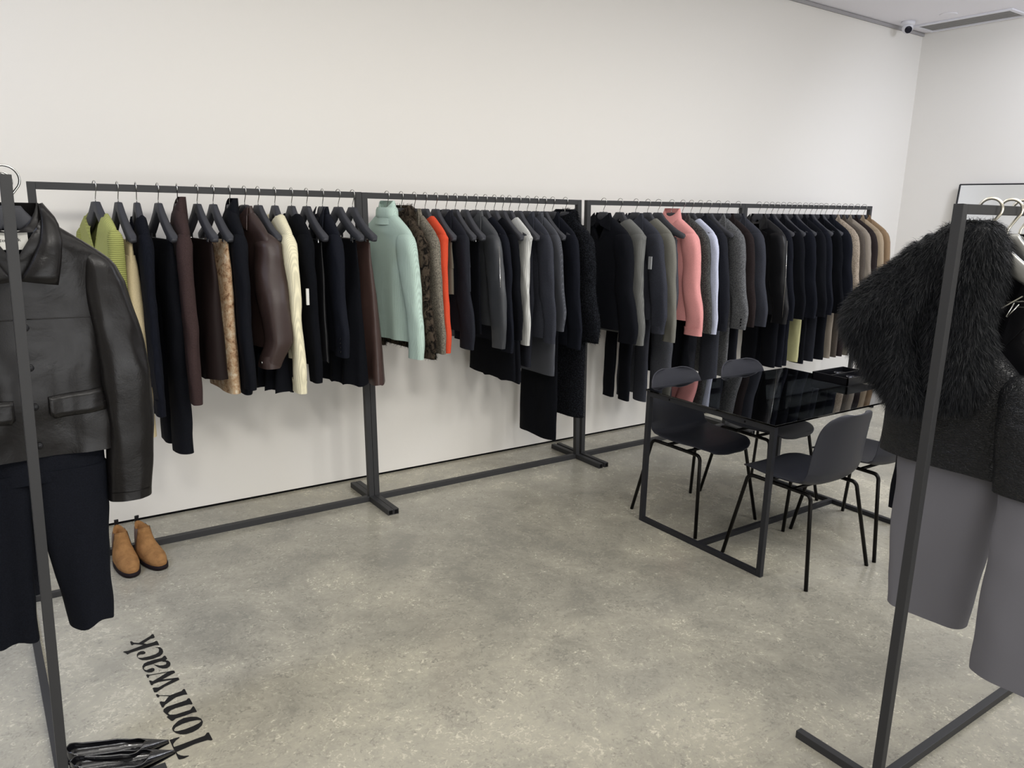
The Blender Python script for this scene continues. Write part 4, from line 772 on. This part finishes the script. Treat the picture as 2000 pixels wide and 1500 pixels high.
# ---------------------------------------------------------------- chairs
shellm = mat('chair_shell', '#2d2e35', .46, spec=.3); chleg = mat('chair_leg_steel', '#1d1b1a', .32, metal=.6)
def make_chair():
    r = empty('shell_chair', (0, 0, 0), 0)
    prof = [(.250, .434, .045), (.247, .436, .085), (.238, .440, .125), (.222, .445, .158), (.198, .449, .182), (.16, .452, .203), (.08, .447, .218), (0, .441, .222), (-.08, .440, .222), (-.140, .447, .220), (-.180, .470, .218), (-.202, .515, .215), (-.212, .57, .212),
            (-.222, .64, .208), (-.232, .70, .202), (-.241, .745, .190), (-.248, .775, .165), (-.252, .792, .125), (-.254, .799, .07)]
    V = []; F = []; nt = 20
    # resample along the profile
    P_ = []
    for i in range(len(prof) - 1):
        for k in range(3):
            t = k / 3; P_.append(tuple(prof[i][j] + (prof[i + 1][j] - prof[i][j]) * t for j in range(3)))
    P_.append(prof[-1])
    for i, (f, z, hw) in enumerate(P_):
        a = P_[max(0, i - 1)]; c = P_[min(len(P_) - 1, i + 1)]; d = Vector((0, c[0] - a[0], c[1] - a[1])).normalized(); nr = Vector((0, -d.z, d.y))  # toward sitter
        pass
        for j in range(nt + 1):
            q = -1 + 2 * j / nt; s = i / (len(P_) - 1)
            A_ = .008 + .026 * min(1, max(0, (s - .15) / .3)) + .012 * min(1, max(0, (s - .5) / .2)); A_ *= 1 if s < .8 else max(.35, 1 - (s - .8) * 3)
            curl = A_ * abs(q) ** 2.3 - (.006 * q * q if s < .15 else 0); n_ = Vector((0, d.z, -d.y))
            V.append((hw * q, f + n_.y * curl, z + n_.z * curl))
    for i in range(len(P_) - 1):
        for j in range(nt): F.append((i * (nt + 1) + j, i * (nt + 1) + j + 1, (i + 1) * (nt + 1) + j + 1, (i + 1) * (nt + 1) + j))
    mb = MB(); mb.add(V, F); o = mb.build('seat_shell', shellm, r, True); md = o.modifiers.new('t', 'SOLIDIFY'); md.thickness = .007; md.offset = 0; md2 = o.modifiers.new('s', 'SUBSURF'); md2.levels = 1; md2.render_levels = 1
    for sx in (1, -1):
        for sy, yb in ((1, .238), (-1, -.243)):
            pts = [(sx * .175, sy * .05, .422), (sx * .176, sy * .135, .422)]
            for k in range(7):
                a = k / 6 * math.pi / 2 * .92; pts.append((sx * (.178 + .006 * k / 6), sy * (.15 + .028 * math.sin(a)), .422 - .030 * (1 - math.cos(a))))
            pts.append((sx * .243, sy * abs(yb), .0))
            MB().tube(pts, .0095, 12).build('leg', chleg, r, True)
        MB().tube([(sx * .175, .06, .422), (sx * .175, -.06, .422)], .0095, 12).build('side_rail', chleg, r, True)
    MB().tube([(-.175, .07, .420), (.175, .07, .420)], .0085, 10).tube([(-.175, -.07, .420), (.175, -.07, .420)], .0085, 10).build('cross_brace', chleg, r, True)
    return r
c0 = make_chair(); CG = 'chairs around the glass table'
spec = [(3.188, 2.752, 180, 'black shell chair at the wall side of the table, nearer the pink coat'), (3.183, 2.09, 0, 'black shell chair on the near side, complete in front of the table'),
        (3.735, 2.09, 0, 'black shell chair on the near side, half hidden by the leather jacket'), (3.75, 2.745, 180, 'black shell chair at the wall side of the table, nearer the tray')]
for i, (x, y, rz, lb) in enumerate(spec):
    o = c0 if i == 0 else copy_tree(c0); o.location = (x, y, 0); o.rotation_euler = (0, 0, R(rz)); tag(o, lb, 'chair', CG)
# ---------------------------------------------------------------- boots
mat('tan_suede', '#85603a', .85, 'suede', '#a57a4c'); mat('gore', '#6a5850', .8, 'stripe', '#85736a', scale=3); mat('boot_sole', '#2b2226', .6)
def foot_ring(z, f0, f1, hw, n=36, toe=.62, w_off=0):
    out = []
    for k in range(n):
        a = 2 * math.pi * k / n; c, s = math.cos(a), math.sin(a)
        f = (f0 + f1) / 2 + (f1 - f0) / 2 * math.copysign(abs(c) ** .85, c)
        wd = hw * (1 if c > -.2 else 1 - .22 * (-c - .2) / .8); out.append((math.copysign(abs(s) ** .8, s) * wd + w_off, f, z))
    return out
def make_boot():
    r = empty('chelsea_boot', (0, 0, 0), 0)
    def ringloft(rings, cap=(True, True)):
        V = [p for q in rings for p in q]; n = len(rings[0]); F = [(i * n + k, i * n + (k + 1) % n, (i + 1) * n + (k + 1) % n, (i + 1) * n + k) for i in range(len(rings) - 1) for k in range(n)]
        if cap[0]: F.append(tuple(range(n))[::-1])
        if cap[1]: F.append(tuple((len(rings) - 1) * n + k for k in range(n)))
        return V, F
    V, F = ringloft([foot_ring(0, .006, .268, .047), foot_ring(.004, .0, .275, .050), foot_ring(.018, .0, .275, .0505), foot_ring(.021, .004, .271, .048)]); mb = MB(); mb.add(V, F); mb.build('sole', M['boot_sole'], r, True)
    rr = [(.020, .004, .268, .0455), (.034, .002, .268, .0490), (.048, .003, .258, .0480), (.060, .005, .236, .0455), (.070, .007, .206, .0425), (.080, .009, .176, .0395), (.092, .011, .150, .0370), (.108, .012, .132, .0345), (.128, .010, .122, .0315), (.150, .006, .117, .028), (.165, .004, .112, .0255)]
    rings = []
    rs = interp_rows([(a, b_, c, d, 0) for a, b_, c, d in rr], .005)
    for z, f0, f1, hw, _ in rs:
        ring = foot_ring(z, f0, f1, hw)
        ring = [(x + .0015 * noise.noise(Vector((x * 60, y * 60, z * 60))), y + (.002 * math.sin(y * 190) * (1 if .15 < y < .22 and z > .04 else 0)), zz + (.0025 * math.sin(y * 170) if .14 < y < .22 and z > .04 else 0) - (.022 * (1 - abs(2 * (y / .12) - 1)) if z > .15 and y < .12 else 0)) for x, y, zz in ring]
        rings.append(ring)
    top_ = rings[-1]; rings.append([(x * .88, .06 + (y - .06) * .92, z - .001) for x, y, z in top_]); rings.append([(x * .84, .06 + (y - .06) * .9, z - .06) for x, y, z in top_])
    V, F = ringloft(rings, (False, True)); mb = MB(); mb.add(V, F); mb.build('upper', M['tan_suede'], r, True)
    for s in (1, -1):                                   # elastic side panels
        V = []; F = []; n = 8
        for i in range(n + 1):
            z = .156 - .100 * i / n; q = i / n; rw = min(rs, key=lambda a: abs(a[0] - z)); hw = rw[3] + .0012
            c0_ = .058 + .012 * q; h_ = .026 * (1 - q * .55)
            for j in range(5):
                t = -1 + j / 2; f = c0_ + h_ * t
                cen = (rw[1] + rw[2]) / 2; hl = (rw[2] - rw[1]) / 2; cc = max(-1, min(1, (f - cen) / hl)); cc = math.copysign(abs(cc) ** (1 / .85), cc); ww = hw * abs(math.sqrt(max(0, 1 - cc * cc))) ** .8; ww *= (1 if cc > -.2 else 1 - .22 * (-cc - .2) / .8)
                V.append((s * (ww + .0012), f, z - (.014 * (1 - abs(t)) if i == 0 else 0)))
        for i in range(n):
            for j in range(4): F.append((i * 5 + j, i * 5 + j + 1, i * 5 + j + 6, i * 5 + j + 5))
        mb = MB(); mb.add(V, F); mb.build('elastic_panel', M['gore'], r, True)
    MB().box(-.009, .009, -.001, .004, .150, .188).box(-.009, .009, .004, .010, .178, .190).build('pull_tab', M['button_black'], r, bevel=.002)
    return r
bt = make_boot(); bt.location = (.415, 3.842, 0); bt.rotation_euler = (0, 0, R(184)); tag(bt, 'tan suede ankle boot, left one of the pair on the floor', 'boot', 'pair of tan suede boots')
b2 = copy_tree(bt); b2.location = (.503, 3.846, 0); b2.rotation_euler = (0, 0, R(192)); tag(b2, 'tan suede ankle boot, right one, toe turned outward', 'boot', 'pair of tan suede boots')
# ---------------------------------------------------------------- pumps
mat('pump_leather', '#1c1c20', .12, 'leather', spec=.6, scale=2)
_pb = M['pump_leather'].node_tree.nodes['Principled BSDF']; _pb.inputs['Specular IOR Level'].default_value = .9; _pb.inputs['Coat Weight'].default_value = .25; _pb.inputs['Coat Roughness'].default_value = .08
def make_pump():
    r = empty('pointed_pump', (0, 0, 0), 0); V = []; F = []; ns, na = 44, 26; L_ = .275
    def wid(s):
        return .030 + .012 * math.sin(math.pi * min(1, s * .95)) if s < .55 else (.030 + .012 * math.sin(math.pi * .5225)) * (1 - ((s - .55) / .45) ** 1.2) + .0015
    def hgt(s): return (.066 - .004 * s if s < .5 else .064 - .053 * ((s - .5) / .5) ** .95) * (1 if s > .03 else .9)
    def base(s): return .050 * (1 - min(1, s / .62)) ** 1.4 + .002
    for i in range(ns + 1):
        s = i / ns; w = wid(s) * (math.sqrt(max(0.02, 1 - ((.12 - s) / .12) ** 2)) if s < .12 else 1); h_ = hgt(s); bz = base(s)
        q_ = max(0, min(1, (s - .62) / .14)); q_ = q_ ** 2.2
        ph = R(104 + 12 * max(0, 1 - s / .15) + 76 * q_)
        if i == 0: ph = R(118)
        for j in range(na + 1):
            a = -ph + 2 * ph * j / na; x = math.sin(a); zc = (1 - math.cos(a)) / 2
            V.append((s * L_, w * x, bz + h_ * zc))
    for i in range(ns):
        for j in range(na): F.append((i * (na + 1) + j, i * (na + 1) + j + 1, (i + 1) * (na + 1) + j + 1, (i + 1) * (na + 1) + j))
    st = len(V); 
    F.append(tuple(range(ns * (na + 1), (ns + 1) * (na + 1))))
    mb = MB(); mb.add(V, F); o = mb.build('upper', M['pump_leather'], r, True); md = o.modifiers.new('t', 'SOLIDIFY'); md.thickness = .0022; md.offset = -1
    V = []; F = []
    for i in range(ns + 1):
        s = i / ns; w = wid(s) * .8 * (.6 if s < .05 else 1)
        for q in (-1, 0, 1): V.append((s * L_ + .001, w * q, base(s) + .0005))
        for q in (-1, 0, 1): V.append((s * L_ + .001, w * q, base(s) - .003 + (0 if s < .6 else 0)))
    for i in range(ns):
        a = i * 6; c = a + 6
        F += [(a, a + 1, c + 1, c), (a + 1, a + 2, c + 2, c + 1), (a + 3, c + 3, c + 4, a + 4), (a + 4, c + 4, c + 5, a + 5), (a, c, c + 3, a + 3), (a + 2, a + 5, c + 5, c + 2)]
    mb = MB(); mb.add(V, F); mb.build('sole', M['button_black'], r)
    MB().tube([(.020, 0, .048), (.014, 0, .020), (.014, 0, .0)], [.017, .008, .006], 12).build('heel', M['pump_leather'], r, True)
    return r
p1 = make_pump(); p1.location = (.062, 2.325, .0012); p1.rotation_euler = (0, 0, R(-1)); tag(p1, 'pointed black leather pump farther from the camera, beside the rack post', 'shoe', 'pair of pointed black pumps')
p2 = copy_tree(p1); p2.location = (.068, 2.256, .0012); p2.rotation_euler = (0, 0, R(1)); tag(p2, 'pointed black leather pump nearest the camera at the bottom edge', 'shoe', 'pair of pointed black pumps')
# ---------------------------------------------------------------- floor lettering
fl = empty('floor_lettering', (.39, 2.63, 0), 0, label='black condensed serif shop name lettering on the concrete floor', cat='lettering')
for nme, polys in GLYPHS:
    me = glyph_mesh(polys, lambda p: (p[0] - .39, p[1] - 2.63, .0012)); me.materials.append(inkm)
    o = bpy.data.objects.new('letter', me); COL.objects.link(o); o.parent = fl
# ---------------------------------------------------------------- security camera, vent, mirror, ceiling plate
whitep = mat('white_plastic', '#e4e4ea', .4); lensm = mat('lens_dark', '#1c1c2e', .12, spec=.6)
sc_ = empty('security_camera', (7.075, 4.10, CH), 0, label='white turret security camera with dark lens at the ceiling corner', cat='security camera')
MB().tube([(0, 0, 0), (0, 0, -.02), (0, 0, -.035)], [.058, .058, .05], 28).build('mount', whitep, sc_, True)
ball = MB(); n = 20
V = []; F = []
for i in range(13):
    a = math.pi * i / 12
    for k in range(n): q = 2 * math.pi * k / n; V.append((.046 * math.sin(a) * math.cos(q), .046 * math.sin(a) * math.sin(q), -.055 + .046 * math.cos(a)))
for i in range(12):
    for k in range(n): F.append((i * n + k, i * n + (k + 1) % n, (i + 1) * n + (k + 1) % n, (i + 1) * n + k))
ball.add(V, F).build('ball', whitep, sc_, True)
dv = Vector((-.62, -.62, -.48)).normalized(); c = Vector((0, 0, -.055)) + dv * .034
MB().tube([c, c + dv * .012, c + dv * .014], [.030, .030, .026], 24).build('lens', lensm, sc_, True)
ventm = mat('vent_grey', '#8d8c8b', .7)
vt = empty('ceiling_vent', (7.42, 3.74, CH), 0, label='long slot air vent with pale frame in the ceiling near the corner', cat='vent')
mb = MB(); x0, x1, y0, y1 = -.17, .17, -.42, .42
for a in ((x0, x0 + .035, y0, y1), (x1 - .035, x1, y0, y1), (x0 + .035, x1 - .035, y0, y0 + .035), (x0 + .035, x1 - .035, y1 - .035, y1)): mb.box(*a, -.014, -.0005)
mb.build('frame', whitep, vt, bevel=.003)
mb = MB()
for k in range(5): xx = x0 + .05 + k * .05; mb.box(xx, xx + .042, y0 + .035, y1 - .035, -.006, -.004)
mb.build('slats', ventm, vt)
MB().box(x0 + .02, x1 - .02, y0 + .02, y1 - .02, -.003, -.0008).build('backing', ventm, vt)
pl = MB().disc((0, 0, 0), (0, 0, -1), .07, .006, 32).build('ceiling_plate', ceilm, None, True, loc=(7.08, 3.75, CH - .0002)); tag(pl, 'small round flush plate on the ceiling beside the vent', 'ceiling plate')
mr = empty('wall_mirror', (RX, 3.2, 0), 0, label='tall mirror with thin black frame leaning on the right wall', cat='mirror')
mirm = mat('mirror_glass', '#e9ecef', .03, metal=1)
yA, yB, zT = 3.685 , 2.6, 1.975
lean = R(5)
def mp(y, z): return (-.05 - math.sin(lean) * (zT - z) , y - 3.2, z)
mb = MB(); a, b_, c, d = mp(yA, zT), mp(yB, zT), mp(yB, .01), mp(yA, .01)
mb.add([a, b_, c, d, (a[0] + .012, a[1], a[2]), (b_[0] + .012, b_[1], b_[2]), (c[0] + .012, c[1], c[2]), (d[0] + .012, d[1], d[2])], [(0, 1, 2, 3), (4, 7, 6, 5), (0, 4, 5, 1), (1, 5, 6, 2), (2, 6, 7, 3), (3, 7, 4, 0)]); mb.build('mirror_glass', mirm, mr)
mb = MB(); 
for p, q in ((a, b_), (b_, c), (c, d), (d, a)): mb.bar(p, q, .011, .014, (1, 0, 0.0))
mb.build('frame', steel, mr)
